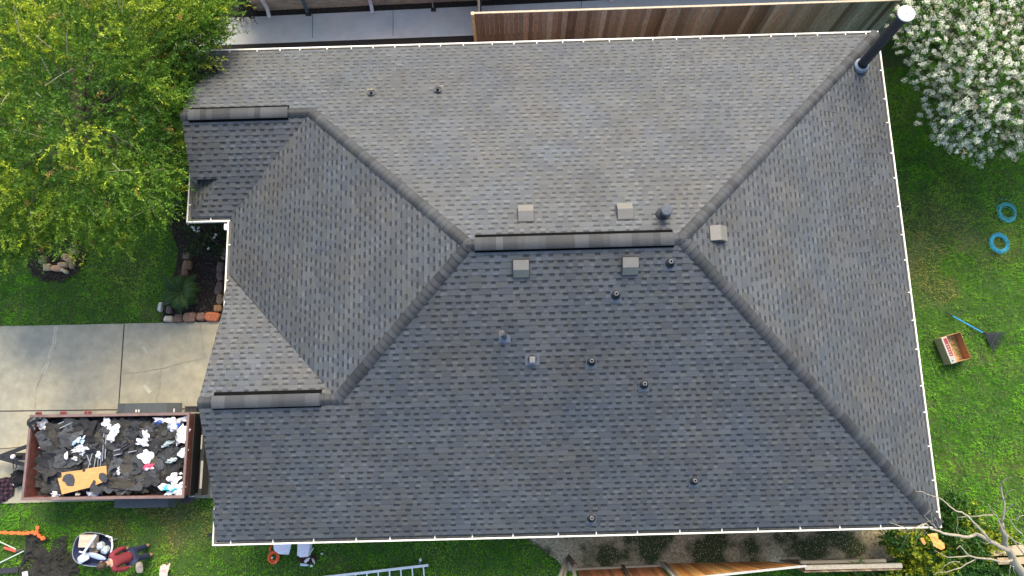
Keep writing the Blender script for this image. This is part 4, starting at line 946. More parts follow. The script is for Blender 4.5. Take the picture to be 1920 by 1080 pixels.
def scrap(b, c, L_, Wd, rot, tilt, tdir, bend, col, seed, n=6):
    rn = random.Random(seed); m = 5; off0 = rn.uniform(0, 9)
    Mx = Matrix.Translation(c) @ Matrix.Rotation(tdir, 4, 'Z') @ Matrix.Rotation(tilt, 4, 'X') @ Matrix.Rotation(rot - tdir, 4, 'Z')
    ed = [[rn.uniform(.65, 1.05) for _ in range(m + 1)] for _ in range(4)]
    vs = []
    for j in range(m + 1):
        for i in range(m + 1):
            u = i / m * 2 - 1; v = j / m * 2 - 1
            x = u * L_ / 2 * (ed[0][j] if u > 0 else ed[1][j]); y = v * Wd / 2 * (ed[2][i] if v > 0 else ed[3][i])
            z = bend * (u * u) * .5 + .06 * noise.noise(Vector((x * 6 + off0, y * 6, seed)))
            vs.append(Mx @ Vector((x, y, z)))
    nrm = Mx.to_3x3() @ Vector((0, 0, .006)); k = len(vs)
    fs = [(j * (m + 1) + i, j * (m + 1) + i + 1, (j + 1) * (m + 1) + i + 1, (j + 1) * (m + 1) + i) for j in range(m) for i in range(m)]
    b.mesh(vs, fs, col)
for k in range(400):
    f = rnd.uniform(.7, 1.3); s = rnd.choice((.12, .2, .32, .45, .5)) * rnd.uniform(.8, 1.2); mg = .06 + s * .62
    x = rnd.uniform(-hl + mg, hl - mg); y = rnd.uniform(-hw + mg, hw - mg)
    scrap(b, Vector((x, y, heap(x, y) + rnd.uniform(-.03, .07))), s * rnd.uniform(1, 1.8), s, rnd.uniform(0, 6.3), rnd.gauss(0, .26), rnd.uniform(0, 6.3), rnd.uniform(-.12, .12) * s * 3, tuple(q * f for q in rnd.choice(DC)), k)
# long rolls and folded strips seen on the heap
for (x0, y0, x1, y1, w_, c) in ((205, 903, 275, 915, .30, (.048, .042, .033)), (222, 912, 285, 917, .24, (.055, .056, .052)), (232, 838, 275, 815, .26, (.075, .062, .045)), (290, 830, 310, 812, .2, (.07, .052, .036)), (95, 800, 108, 835, .2, (.045, .041, .035)), (80, 800, 90, 850, .22, (.042, .040, .034)), (115, 790, 150, 800, .3, (.035, .04, .045)), (100, 870, 130, 895, .3, (.045, .05, .052)), (225, 800, 245, 790, .25, (.05, .052, .055))):
    a, c_ = lt(x0, y0, 1.25), lt(x1, y1, 1.25); mid = (a + c_) / 2; L_ = (c_ - a).length
    scrap(b, Vector((mid.x, mid.y, heap(mid.x, mid.y) + .09)), L_, w_, math.atan2(c_.y - a.y, c_.x - a.x), .1, 1, -.12, c, int(x0))
heapo = b.build('shingle_debris', M['debris'], kind='stuff'); heapo.matrix_world = inv.inverted()
def wz(px, py, dz=.1): p = lt(px, py, 1.25); return heap(p.x, p.y) + dz
def wrapper(name, px, py, w_, h_, rz, c, lab, cat, seed, amp=.06, m='plastic', z=None, c2=None):
    rn = random.Random(seed); z = wz(px, py, .17) if z is None else z; p = at(px, py, z); b = MB(); nn = 9; L_, Wd = w_ * pxm / 2 * 1.05, h_ * pxm / 2 * 1.05
    nang = 22; rad = [1 + .75 * noise.noise(Vector((math.cos(2 * math.pi * k / nang) * 1.6, math.sin(2 * math.pi * k / nang) * 1.6, seed * 3.1))) + rn.uniform(-.12, .12) for k in range(nang)]
    vs = [(0, 0, amp * .5)]
    for r in range(1, 7):
        for k in range(nang):
            a = 2 * math.pi * k / nang; f = r / 6 * rad[k]; x, y = math.cos(a) * f * L_, math.sin(a) * f * Wd
            zz = amp * (abs(noise.noise(Vector((x * 9, y * 9, seed)))) * 1.6 + .5 * noise.noise(Vector((x * 22, y * 22, seed + 2)))) - .03 * (r / 6) ** 2
            vs.append((x, y, zz))
    fs = [(0, 1 + k, 1 + (k + 1) % nang) for k in range(nang)]
    for r in range(5):
        for k in range(nang): fs.append((1 + r * nang + k, 1 + (r + 1) * nang + k, 1 + (r + 1) * nang + (k + 1) % nang, 1 + r * nang + (k + 1) % nang))
    Mx = Matrix.Rotation(rz, 4, 'Z'); vs = [Mx @ Vector(v) for v in vs]
    b.mesh(vs, fs, c)
    if c2:
        for i, f in enumerate(b.f):
            v = b.v[f[0]]
            if noise.noise(Vector((v[0] * 7, v[1] * 7, seed + 5))) > .12: b.c[i] = c2
    o = b.build(name, M[m], label=lab, cat=cat, group='plastic wrappers thrown on the trailer load'); o.location = p; return o
WH = (.60, .60, .62)
for i, (x, y, w_, h_, rz, c, lab, c2) in enumerate([
 (81, 796, 23, 15, -.2, WH, 'white wrapper in the upper left corner of the trailer load', None), (200, 797, 16, 26, .5, WH, 'white crumpled wrapper near the middle of the upper wall, left half', None), (214, 808, 20, 22, -.3, WH, 'white crumpled wrapper near the middle of the upper wall, right half', None), (209, 820, 8, 18, .1, WH, 'pointed white scrap hanging below the crumpled middle wrappers', None),
 (145, 826, 18, 8, .7, (.45, .58, .68), 'pale blue curled film left of centre', None), (154, 826, 14, 7, 1.1, (.45, .58, .68), 'second pale blue curl beside the first, left of centre', None), (147, 842, 30, 10, .15, WH, 'long white torn wrapper just under the pale blue film', None), (152, 846, 10, 12, .3, WH, 'stub of white wrapper under the long torn one', None),
 (81, 838, 14, 8, .2, WH, 'tiny white scrap near the left wall of the load', None), (125, 854, 8, 13, .1, WH, 'small upright white scrap left of the plywood top', None), (140, 860, 9, 7, -.4, (.6, .6, .58), 'small pale scrap above the plywood', None), (185, 851, 8, 14, -.1, (.65, .68, .72), 'small white scrap right above the plywood end', None),
 (305, 789, 36, 12, -.1, WH, 'white bag along the upper wall near the rear', (.7, .7, .75)), (322, 799, 18, 22, .2, WH, 'white and grey bag folded beside the rear upper bag', (.35, .38, .42)), (340, 787, 24, 9, .4, WH, 'white bag end pressed into the upper rear corner', None), (337, 815, 25, 34, -.3, (.74, .74, .76), 'large smooth white sheet against the rear rail', None),
 (297, 793, 14, 9, 0, (.02, .09, .42), 'bright blue film poking from the rear white bag', None), (334, 797, 7, 8, .2, (.02, .10, .45), 'small blue scrap between the rear white bags', None), (273, 815, 12, 22, .6, WH, 'folded white paper, upper half, right of centre', None), (267, 829, 22, 15, -.2, WH, 'folded white paper, lower half, right of centre', None),
 (272, 855, 24, 24, -.6, (.74, .71, .72), 'white sheet with a pinkish edge right of centre', None), (277, 875, 20, 12, .2, (.60, .05, .12), 'red and pink wrapper below the white sheet', (.72, .55, .58)), (343, 848, 16, 12, .3, (.66, .70, .72), 'pale torn sheet touching the middle of the rear rail', None), (320, 864, 15, 8, .2, (.36, .42, .41), 'grey green flat scrap near the rear', None), (313, 833, 16, 9, .5, (.30, .36, .38), 'glassy grey scrap between the large sheet and the red wrapper', None),
 (327, 896, 26, 17, -.2, (.62, .63, .64), 'grey white bag above the lower rear corner', None), (317, 914, 28, 12, -.1, (.68, .70, .72), 'white bag with a cyan print near the lower rear corner', (.08, .42, .50)), (336, 917, 16, 26, -.5, WH, 'white bag standing in the lower rear corner', None), (319, 923, 20, 9, .2, (.5, .62, .68), 'pale blue film by the lower rail near the rear', None),
 (338, 888, 6, 4, 0, (.6, .6, .62), 'little white chip near the rear rail', None), (103, 927, 15, 8, -.2, WH, 'white scrap at the lower rail left of the plywood', None), (174, 927, 20, 7, -.2, (.38, .42, .5), 'bluish grey scrap at the lower rail under the plywood', None), (222, 882, 5, 13, .1, WH, 'thin white strip right of the plywood', None), (145, 927, 7, 6, 0, (.5, .47, .4), 'cream chip under the plywood', None)]):
    wrapper('plastic_wrapper', x, y, w_, h_, rz, c, lab, 'wrapper', i, c2=c2)
# glove-like black bag over the corner
patch([(49, 793), (53, 785), (62, 780), (74, 780), (80, 786), (70, 790), (65, 797), (68, 806), (65, 810), (58, 803), (51, 798)], 1.40, .07, 4, 6, cell=.025, colf=lambda x, y: (.008, .008, .009), dome=.05).build('black_plastic_bag', M['plastic'], smooth=True, label='black plastic bag hanging over the upper left corner of the trailer', cat='bag')
# plywood
PLY = [(108, 897), (116, 895), (115, 886), (154, 881), (155, 885), (160, 884), (160, 879), (199, 873), (200, 890), (197, 902), (172, 913), (116, 927), (113, 915)]
zp = 1.40; b = MB(); q = [at(x, y, zp) for x, y in PLY][::-1]; b.poly(q); b.poly([v - Vector((0, 0, .015)) for v in q][::-1])
for i in range(len(q)): a, c = q[i], q[(i + 1) % len(q)]; d = Vector((0, 0, .015)); b.poly([a - d, c - d, c, a])
b.build('plywood_offcut', M['ply'], label='yellow plywood offcut with torn black felt on it, near the lower rail', cat='plywood')
def flatscrap(pxs, z, c, lab):
    b = MB(); q = P(pxs, z); 
    a = sum(q[i].x * q[(i + 1) % len(q)].y - q[(i + 1) % len(q)].x * q[i].y for i in range(len(q)))
    if a < 0: q = q[::-1]
    b.poly(q, c); 
    for i in range(len(q)): u, v = q[i], q[(i + 1) % len(q)]; d = Vector((0, 0, .01)); b.poly([u - d, v - d, v, u], c)
    b.build('felt_scrap', M['debris'], label=lab, cat='felt scrap', group='felt scraps on the plywood')
flatscrap([(119, 893), (124, 889), (131, 888), (137, 891), (140, 900), (138, 910), (131, 911), (125, 910), (122, 904), (116, 901)], zp + .02, (.05, .055, .062), 'rounded dark felt scrap on the left of the plywood')
flatscrap([(186, 888), (192, 886), (198, 889), (202, 898), (198, 905), (190, 902), (185, 896)], zp + .02, (.045, .05, .058), 'dark felt scrap at the right end of the plywood')
flatscrap([(168, 913), (172, 906), (176, 899), (179, 903), (178, 908), (184, 912), (192, 914), (188, 925), (178, 927), (170, 921)], zp + .02, (.04, .042, .045), 'jagged dark felt scrap at the lower right edge of the plywood')
for x0, y0, x1, y1 in ((185, 845, 183, 880), (190, 850, 188, 878), (173, 850, 165, 878), (195, 810, 192, 865), (199, 815, 197, 860), (179, 860, 176, 880), (213, 845, 225, 842), (213, 854, 226, 851), (240, 848, 256, 845), (109, 795, 128, 787), (112, 803, 136, 792), (163, 853, 170, 872)):
    b = MB(); b.bar(at(x0, y0, wz(x0, y0, .15)), at(x1, y1, wz(x1, y1, .13)), .022, .012, (.22, .24, .27))
    b.build('metal_strip', M['vc'], label='thin grey metal edging strip lying among the torn shingles', cat='metal strip', group='metal edging strips on the trailer load')

# ------------------------------------------------------------------ wheelbarrow and its load
c0 = at(173, 1030, .6); wb = thing('wheelbarrow', (c0.x, c0.y, 0), R(-8), label='navy wheelbarrow with pale rim loaded with boxes on the grass', cat='wheelbarrow')
b = MB(); ring_o = []; prof = [(1.0, .60), (.96, .52), (.72, .30), (0, .28)]
def oval(k, n, s): a = 2 * math.pi * k / n; return Vector((math.copysign(abs(math.cos(a)) ** .75, math.cos(a)) * .50 * s, math.copysign(abs(math.sin(a)) ** .75, math.sin(a)) * .41 * s, 0))
nv_ = 32
rows = [[oval(k, nv_, s) + Vector((0, 0, z)) for k in range(nv_)] for s, z in ((1.02, .60), (.97, .52), (.74, .30), (.70, .29), (.94, .53), (.99, .60))]
vs = [v for r in rows for v in r]; fs = [(i * nv_ + k, i * nv_ + (k + 1) % nv_, (i + 1) * nv_ + (k + 1) % nv_, (i + 1) * nv_ + k) for i in range(5) for k in range(nv_)]
b.mesh(vs, fs, (.020, .030, .085)); b.poly(rows[3], (.02, .03, .085)); b.build('tub', M['vc'], wb)
b = MB(); b.tube([oval(k, nv_, 1.02) + Vector((0, 0, .607)) for k in range(nv_)], .013, 6, (.16, .18, .22), closed=True); b.build('tub_rim', M['vc'], wb)
b = MB(); b.tube([(.30, .38, .62), (.46, .36, .63), (.53, .15, .63), (.52, -.22, .62)], .022, 8, (.66, .68, .68)); b.build('handle_bar', M['vc'], wb)
b = MB(); b.lathe([(.0, -.05), (.15, -.05), (.17, 0), (.15, .05), (0, .05)], T(-.55, 0, .17, 0, rx=math.pi / 2), c=(.02, .02, .02)); b.build('wheel', M['vc'], wb)
for s in (-1, 1): b = MB(); b.tube([(.25, s * .2, .32), (.3, s * .22, 0)], .018, 6, (.3, .3, .3)); b.build('leg', M['vc'], wb)
def carton(name, px, py, w_, h_, d_, z, rz, c, lab, cat='box'):
    p = at(px, py, z + d_); b = MB(); b.box((-w_ / 2, -h_ / 2, 0), (w_ / 2, h_ / 2, d_), c=c); b.bar((-w_ / 2, 0, d_ + .001), (w_ / 2, 0, d_ + .001), .05, .003, tuple(q * .85 for q in c))
    o = b.build(name, M['vc'], label=lab, cat=cat); o.location = (p.x, p.y, z); o.rotation_euler = (0, 0, rz); return o
b = MB(); scrap(b, Vector((0, 0, 0)), .14, .10, .4, .1, 1, .05, (.025, .03, .032), 5); o = b.build('shingle_scrap', M['debris'], label='small dark shingle scrap on the dry grass left of the lower gutter corner', cat='scrap'); o.location = at(393, 1003, .07)
carton('cardboard_box', 162, 1015, .40, .31, .22, .48, -.04, (.48, .38, .28), 'beige closed cardboard box on the upper left of the wheelbarrow')
carton('small_carton', 175, 1032, .20, .16, .12, .36, .3, (.36, .25, .16), 'small brown carton below the beige box in the wheelbarrow')
def crumple(name, px, py, w_, h_, z, rz, c, lab, cat, seed, hh=.1):
    p = at(px, py, z); b = MB(); b.ball(T(0, 0, 0, 0, w_ * pxm / 2, h_ * pxm / 2, hh), c, amp=.3, seed=seed, nf=1.8, flat=.75, nu=12, nv=7); o = b.build(name, M['plastic'], label=lab, cat=cat); o.location = p; o.rotation_euler = (0, 0, rz); return o
crumple('white_jug', 189, 1023, 12, 14, .58, .3, (.38, .44, .46), 'white plastic jug in the wheelbarrow, nearer the beige box', 'jug', 3)
crumple('white_tub', 198, 1031, 14, 14, .56, -.2, (.33, .39, .42), 'pale plastic tub in the wheelbarrow, nearer the handle bar', 'tub', 8)
crumple('clear_bag', 156, 1047, 20, 14, .66, .5, (.42, .46, .52), 'crumpled clear plastic bag hooked on the near edge of the wheelbarrow', 'bag', 11, .06)
p0, p1 = at(180, 1003, .82), at(157, 1036, .78); b = MB(); b.bar(p0, p1, .06, .03, (.42, .46, .50)); b.build('white_batten', M['vc'], label='white batten laid across the beige box in the wheelbarrow', cat='batten')
p = at(181, 1043, .66); b = MB(); b.ball(T(0, 0, 0, -.30, .27, .07, .03), (.28, .34, .46), nu=18, nv=8); b.bar((-.47, .13, 0), (-.1, .02, 0), .04, .02, (.6, .6, .64)); o = b.build('paddle', M['vc'], smooth=True, label='pale blue oval paddle lying along the near side of the wheelbarrow', cat='paddle'); o.location = p

# ------------------------------------------------------------------ person: standing by the wheelbarrow, leaning towards it, seen from behind and above
def skin(name, verts, edges, radii, m, parent, sub=2, root=0, **kw):
    me = bpy.data.meshes.new(name + '_src'); me.from_pydata(verts, edges, []); o = bpy.data.objects.new(name + '_src', me); COL.objects.link(o)
    md = o.modifiers.new('skin', 'SKIN'); md.use_smooth_shade = True; sv = me.skin_vertices
    if not sv:
        bpy.context.view_layer.update(); sv = me.skin_vertices
    for i, r in enumerate(radii): sv[0].data[i].radius = (r, r) if not isinstance(r, tuple) else r; sv[0].data[i].use_root = (i == root)
    s_ = o.modifiers.new('sub', 'SUBSURF'); s_.levels = sub; s_.render_levels = sub
    bpy.context.view_layer.update(); dg = bpy.context.evaluated_depsgraph_get()
    nm = bpy.data.meshes.new_from_object(o.evaluated_get(dg)); nm.materials.clear(); nm.materials.append(m)
    bpy.data.objects.remove(o); return link(name, nm, parent, **kw)
# local axes: faces +x. feet at origin; leans forward by bending at the hips
ft = at(281, 1031, 0); per_ = thing('person', (ft.x, ft.y, 0), R(196), label='person in maroon shirt and blue jeans leaning towards the wheelbarrow', cat='person')
hipz = .92; lean = R(24)
def L(x, y, z):                       # point of the upper body given upright, bent forward at the hips
    dz = z - hipz; return (x * math.cos(lean) + dz * math.sin(lean) + .06, y, hipz + dz * math.cos(lean) - x * math.sin(lean))
bv = [L(0, 0, .95), L(0, 0, 1.12), L(.01, 0, 1.30), L(0, 0, 1.43), L(.01, 0, 1.50), L(.05, 0, 1.57), L(.07, 0, 1.66), L(.05, 0, 1.74),
      L(0, .12, 1.42), L(0, .19, 1.41), L(-.05, .25, 1.16), L(.02, .24, .93), L(0, -.12, 1.42), L(0, -.19, 1.41), L(-.06, -.25, 1.16), L(-.02, -.21, .92),
      (.05, .09, .88), (.04, .11, .50), (-.01, .12, .09), (.05, .09, .88 - .0), (.05, -.09, .88), (.06, -.12, .50), (.03, -.13, .09), (.13, .13, .04), (.17, -.14, .04)]
be = [(0, 1), (1, 2), (2, 3), (3, 4), (4, 5), (5, 6), (6, 7), (3, 8), (8, 9), (9, 10), (10, 11), (3, 12), (12, 13), (13, 14), (14, 15), (0, 16), (16, 17), (17, 18), (0, 20), (20, 21), (21, 22), (18, 23), (22, 24)]
del bv[19]; be = [(a - (a > 19), c - (c > 19)) for a, c in be]
br_ = [.12, (.12, .14), (.12, .15), .09, .055, .075, .095, .06, .06, .052, .04, .03, .06, .052, .04, .03, .085, .062, .045, .085, .062, .045, .035, .035]
skin('body', bv, be, br_, M['skin'], per_)
skin('jeans', [(.05, 0, .93), (.05, .09, .88), (.045, .11, .50), (0, .12, .10), (.05, -.09, .88), (.065, -.12, .50), (.03, -.13, .10)], [(0, 1), (1, 2), (2, 3), (0, 4), (4, 5), (5, 6)], [(.15, .17), .115, .085, .075, .115, .085, .075], M['denim'], per_)
skin('shirt', [L(0, 0, .90), L(0, 0, 1.05), L(0, 0, 1.25), L(0, 0, 1.42), L(0, .13, 1.41), L(-.01, .20, 1.39), L(-.05, .255, 1.17), L(0, .245, 1.02), L(0, -.13, 1.41), L(-.01, -.20, 1.39), L(-.06, -.255, 1.17), L(-.03, -.24, 1.02)], [(0, 1), (1, 2), (2, 3), (3, 4), (4, 5), (5, 6), (6, 7), (3, 8), (8, 9), (9, 10), (10, 11)], [(.165, .19), (.16, .185), (.15, .19), (.11, .12), .09, .082, .066, .056, .09, .082, .066, .056], M['shirt'], per_)
hc = Vector(L(.06, 0, 1.69)); b = MB(); b.ball(Matrix.Translation(hc + Vector((-.02, 0, .025))) @ Matrix.Rotation(lean + .3, 4, 'Y') @ Matrix.Diagonal((.115, .095, .115, 1)), amp=.08, seed=2, nu=20, nv=14, nf=4); b.build('hair', M['hair'], per_, smooth=True)
f0 = Matrix.Translation(hc) @ Matrix.Rotation(lean + .25, 4, 'Y')
b = MB(); b.ball(f0 @ T(.085, 0, -.02, 0, .05, .07, .09), nu=16, nv=12); b.tube([f0 @ Vector((.125, 0, .005)), f0 @ Vector((.15, 0, -.035)), f0 @ Vector((.13, 0, -.045))], [.008, .016, .012], 8); b.tube([f0 @ Vector((.125, -.025, -.07)), f0 @ Vector((.134, 0, -.068)), f0 @ Vector((.125, .025, -.07))], [.004, .008, .004], 6, (.35, .1, .08))
for s in (-1, 1): b.ball(f0 @ T(.0, s * .098, -.01, 0, .02, .012, .032), nu=10, nv=8)
b.build('face', M['skin'], per_, smooth=True)
b = MB()
for s in (-1, 1): b.ball(f0 @ T(.126, s * .032, .012, 0, .009, .012, .008), (.02, .015, .01), nu=8, nv=6)
b.build('eye', M['vc'], per_)
for s, wr, ex in ((1, Vector(L(.02, .24, .93)), Vector((.06, 0, -.08))), (-1, Vector(L(-.02, -.21, .92)), Vector((.05, .04, -.085)))):
    d = ex.normalized(); sd_ = Vector((0, s, 0)) - d * d.dot(Vector((0, s, 0))); sd_ = d.cross(Vector((0, 1, 0))).normalized(); hv = [wr, wr + d * .05]; he = [(0, 1)]; hr = [.026, (.036, .016)]
    for k, (o_f, l1) in enumerate(((-.030, .065), (-.010, .078), (.010, .074), (.028, .058))):
        a = wr + d * .088 + sd_ * o_f; bq = a + d * l1 * .5 + Vector((.0, -s * .006, 0)); cq = bq + d * l1 * .38 + Vector((0, -s * .018, 0)); i = len(hv); hv += [a, bq, cq]; he += [(1, i), (i, i + 1), (i + 1, i + 2)]; hr += [.0105, .009, .0075]
    a = wr + d * .035 + sd_ * -.042; i = len(hv); hv += [a, a + d * .03 - sd_ * .014, a + d * .055 - sd_ * .012 + Vector((0, -s * .012, 0))]; he += [(1, i), (i, i + 1), (i + 1, i + 2)]; hr += [.013, .0105, .0085]
    skin('hand', [tuple(v) for v in hv], he, hr, M['skin'], per_, sub=1)
for x, y in ((.06, .125), (.10, -.135)):
    b = MB(); b.ball(T(x, y, .045, 0, .145, .052, .055), nu=16, nv=8, flat=.8); b.build('shoe', M['shoe'], per_, smooth=True)

# ------------------------------------------------------------------ things along the lower gutter
b = MB(); rnd = random.Random(4); c_ = at(513, 1045, .05)
for k in range(9):
    r_ = rnd.uniform(.085, .15); ph = rnd.uniform(0, 6); ox, oy = rnd.uniform(-.015, .015), rnd.uniform(-.015, .015)
    b.tube([(ox + math.cos(a) * r_, oy + math.sin(a) * r_ * 1.05, .015 + .012 * k * .6 + .01 * math.sin(a * 2 + ph)) for a in [2 * math.pi * i / 28 for i in range(28)]], .011, 6, (.78, .11, .02), closed=True)
b.tube([(-.09, .10, .05), (-.13, .2, .04), (-.10, .32, .03), (-.02, .38, .02)], .011, 6, (.78, .11, .02)); b.tube([(-.05, .11, .05), (-.09, .22, .05), (-.05, .33, .03)], .011, 6, (.78, .11, .02)); b.tube([(-.11, .09, .06), (-.11, .25, .05)], .011, 6, (.78, .11, .02))
o = b.build('extension_cord', M['vc'], label='coiled orange extension cord on the grass at the lower gutter', cat='extension cord'); o.location = (c_.x, c_.y, 0)
b = MB(); b.box((-.035, -.02, 0), (.01, .02, .03), T(-.03, .0, .04, .6), (.65, .6, .6)); b.box((-.02, -.02, 0), (.02, .02, .03), T(.06, -.13, .04, .3), (.65, .62, .6)); b.build('plug', M['vc'], o)
for (pxs, z, h_, lab) in (([(512, 1020), (546, 1020), (541, 1040), (523, 1039), (514, 1032)], .25, .05, 'white foam board sticking out under the lower gutter beside the orange cord'), ([(558, 1018), (581, 1018), (577, 1044), (563, 1045), (557, 1041)], .30, .28, 'white box sticking out under the lower gutter beside the dropped bottles')):
    q = P(pxs, z)[::-1]; b = MB(); b.poly(q, (.74, .70, .74))
    for i in range(len(q)): u, v = q[i], q[(i + 1) % len(q)]; d = Vector((0, 0, h_)); b.poly([u - d, v - d, v, u], (.70, .68, .70))
    b.build('white_box' if h_ > .1 else 'foam_board', M['vc'], label=lab, cat='box' if h_ > .1 else 'board')
patch([(556, 1043), (580, 1038), (590, 1036), (596, 1048), (590, 1058), (570, 1058), (558, 1050)], .02, .10, 5, 4, cell=.02, colf=lambda x, y: (.05, .022, .020)).build('dark_cloth', M['vcr'], label='dark maroon cloth under the bottles by the lower gutter', cat='cloth')
def bottle(px, py, L_, r_, rz, c, lab, z=.12):
    p = at(px, py, z); b = MB(); b.lathe([(0, 0), (r_, .01), (r_, L_ * .7), (r_ * .4, L_ * .85), (r_ * .4, L_), (0, L_)], T(-L_ / 2, 0, 0, 0, ry=math.pi / 2), c=c, seg=12); o = b.build('bottle', M['vc'], smooth=True, label=lab, cat='bottle', group='bottles dropped by the lower gutter'); o.location = p; o.rotation_euler = (0, 0, rz)
bottle(571, 1059, .24, .035, -.1, (.50, .60, .60), 'pale green bottle lying nearest the picture edge'); bottle(576, 1050, .18, .04, .7, (.62, .55, .58), 'pinkish white bottle between the white box and the green bottle'); bottle(588, 1052, .16, .03, -1.1, (.5, .45, .42), 'brownish white bottle at the right of the dark cloth'); bottle(584, 1061, .09, .03, -.3, (.6, .6, .58), 'small white bottle right of the pale green bottle'); bottle(584, 1032, .18, .028, .9, (.45, .48, .50), 'grey bottle half under the gutter right of the white box')
b = MB(); b.box((-.03, -.02, 0), (.03, .02, .03), c=(.6, .58, .55)); o = b.build('white_scrap', M['vc'], label='tiny white scrap on the grass right of the dropped bottles', cat='scrap'); o.location = at(604, 1038, 0)
b = MB(); b.tube([(-.02, -.10, .02), (0, 0, .05)], .03, 8, (.12, .13, .13)); b.ball(T(.01, .04, .05, 0, .04, .05, .04), (.62, .62, .6)); o = b.build('spray_can', M['vc'], label='small grey canister with white cap on the grass above the ladder end', cat='canister'); o.location = at(788, 1052, 0)
# ladder: two rails and rungs, lying on the grass, running out of the picture
la, lb = at(803, 1060, .09), at(560, 1088, .09); dl = (lb - la).normalized(); sl = Vector((dl.y, -dl.x, 0)); sl = sl if sl.y < 0 else -sl
lad = thing('ladder', (la.x, la.y, 0), label='silver aluminium ladder lying on the grass at the bottom edge', cat='ladder')
O = Vector((0, 0, 0))
for k in (0, 1): b = MB(); b.bar(O + sl * .42 * k + Vector((0, 0, .05)), O + sl * .42 * k + dl * 4.6 + Vector((0, 0, .05)), .065, .08); b.build('rail', M['alu'], lad)
for k in range(15): b = MB(); o_s = O + dl * (.14 + .305 * k); b.tube([o_s + Vector((0, 0, .055)), o_s + sl * .42 + Vector((0, 0, .055))], .021, 8); b.build('rung', M['alu'], lad)

# ------------------------------------------------------------------ right lawn
def coil(px, py, rx, ry, rz, n, c, lab, seed):
    rn = random.Random(seed); p = at(px, py, 0); b = MB()
    for k in range(n):
        f = rn.uniform(.66, 1.0); ox, oy = rn.uniform(-.03, .03), rn.uniform(-.03, .03); ph = rn.uniform(0, 6); g = rn.uniform(.7, 1.2)
        b.tube([(ox + math.cos(a) * rx * f, oy + math.sin(a) * ry * f * rn.uniform(.99, 1.01), .015 + .004 * k + .01 * math.sin(2 * a + ph)) for a in [2 * math.pi * i / 36 for i in range(36)]], .0055, 5, tuple(q * g for q in c), closed=True)
    if seed == 1: b.tube([(.02 + math.cos(a) * rx * 1.02, .10 + math.sin(a) * ry * 1.05, .06) for a in [2 * math.pi * i / 36 for i in range(36)]], .004, 5, (.10, .36, .32), closed=True)
    o = b.build('cable_coil', M['vc'], label=lab, cat='cable coil', group='blue cable coils on the right lawn'); o.location = p; o.rotation_euler = (0, 0, rz)
coil(1887, 399, .27, .30, .5, 13, (.07, .46, .50), 'teal blue coil with a loose loop, nearer the flowering tree', 1)
coil(1872, 457, .28, .29, .2, 15, (.04, .42, .58), 'bright blue tight coil, nearer the cardboard box', 2)
ra_, rb_ = at(1774, 586, .04), at(1845, 625, .04); d = (rb_ - ra_).normalized(); rk = thing('rake', (ra_.x, ra_.y, 0), math.atan2(d.y, d.x), label='leaf rake with blue handle and black fan lying on the right lawn', cat='rake'); Lr = (rb_ - ra_).length
b = MB(); b.tube([(0.2, 0, .04), (Lr, 0, .04)], .017, 8, (.02, .30, .62)); b.build('handle', M['vc'], rk)
b = MB(); b.tube([(0, 0, .04), (.2, 0, .04)], .021, 8, (.02, .02, .02)); b.build('grip', M['vc'], rk)
b = MB(); q1, q2 = at(1883, 622, .03), at(1863, 664, .03); rinv = (Matrix.Translation((ra_.x, ra_.y, 0)) @ Matrix.Rotation(math.atan2(d.y, d.x), 4, 'Z')).inverted(); e1, e2 = rinv @ q1, rinv @ q2
for k in range(22):
    e = e1.lerp(e2, k / 21); s = Vector((Lr, 0, .05)); mdir = (e - s); e = s + mdir.normalized() * (mdir.length * .5 + .5 * ((e1 - s).length)); b.tube([s, s.lerp(e, .5) + Vector((0, 0, .03)), e, e + Vector((0, 0, -.03))], .0075, 4, (.03, .033, .038))
b.build('tine', M['vc'], rk, kind='stuff')
b = MB(); s = Vector((Lr, 0, .05)); b.tube([s.lerp(e1, .62) + Vector((0, 0, .03)), s.lerp(e1.lerp(e2, .5), .66) + Vector((0, 0, .03)), s.lerp(e2, .62) + Vector((0, 0, .03))], .010, 5, (.03, .03, .035)); b.lathe([(.035, 0), (.045, .03), (.02, .06)], Matrix.Translation((Lr, 0, .02)), c=(.02, .02, .02)); b.build('brace', M['vc'], rk)
# open cardboard box lying on its side: floor panel, three walls, a printed red flap
bc = [at(1763, 634, .36), at(1800, 623, .36), at(1822, 671, .36), at(1784, 682, .36)]; cb = sum(bc, Vector()) / 4; uxb = (bc[1] - bc[0]).normalized(); uyb = Vector((-uxb.y, uxb.x, 0)); Wb, Hb = (bc[1] - bc[0]).length, (bc[1] - bc[2]).length
cx_ = thing('open_cardboard_box', (cb.x, cb.y, 0), math.atan2(uxb.y, uxb.x), label='open brown cardboard box with red printed side on the right lawn', cat='box')
KC, KI = (.50, .27, .12), (.62, .33, .15)
x0, x1, y0, y1 = -Wb / 2, Wb / 2, -Hb / 2, Hb / 2
for nm, lo, hi, c in (('floor_panel', (x0 + .006, y0 + .006, 0.01), (x1 - .006, y1 - .006, .016), KI), ('side_panel', (x0, y0, 0.01), (x0 + .005, y1, .36), (.40, .33, .25)), ('side_panel', (x1 - .005, y0, .01), (x1, y1, .36), (.46, .22, .09)), ('side_panel', (x0 + .0055, y0, .01), (x1 - .0055, y0 + .005, .34), KC), ('side_panel', (x0 + .0055, y1 - .005, .01), (x1 - .0055, y1, .34), KC)):
    b = MB(); b.box(lo, hi, c=c); b.build(nm, M['vc'], cx_)
b = MB(); Mf = T(x0 + .002, 0, .362, 0, ry=R(6)); b.box((0, y0, 0), (.17, y1, .005), Mf, (.36, .33, .28)); fl_ = b.build('flap', M['vc'], cx_)
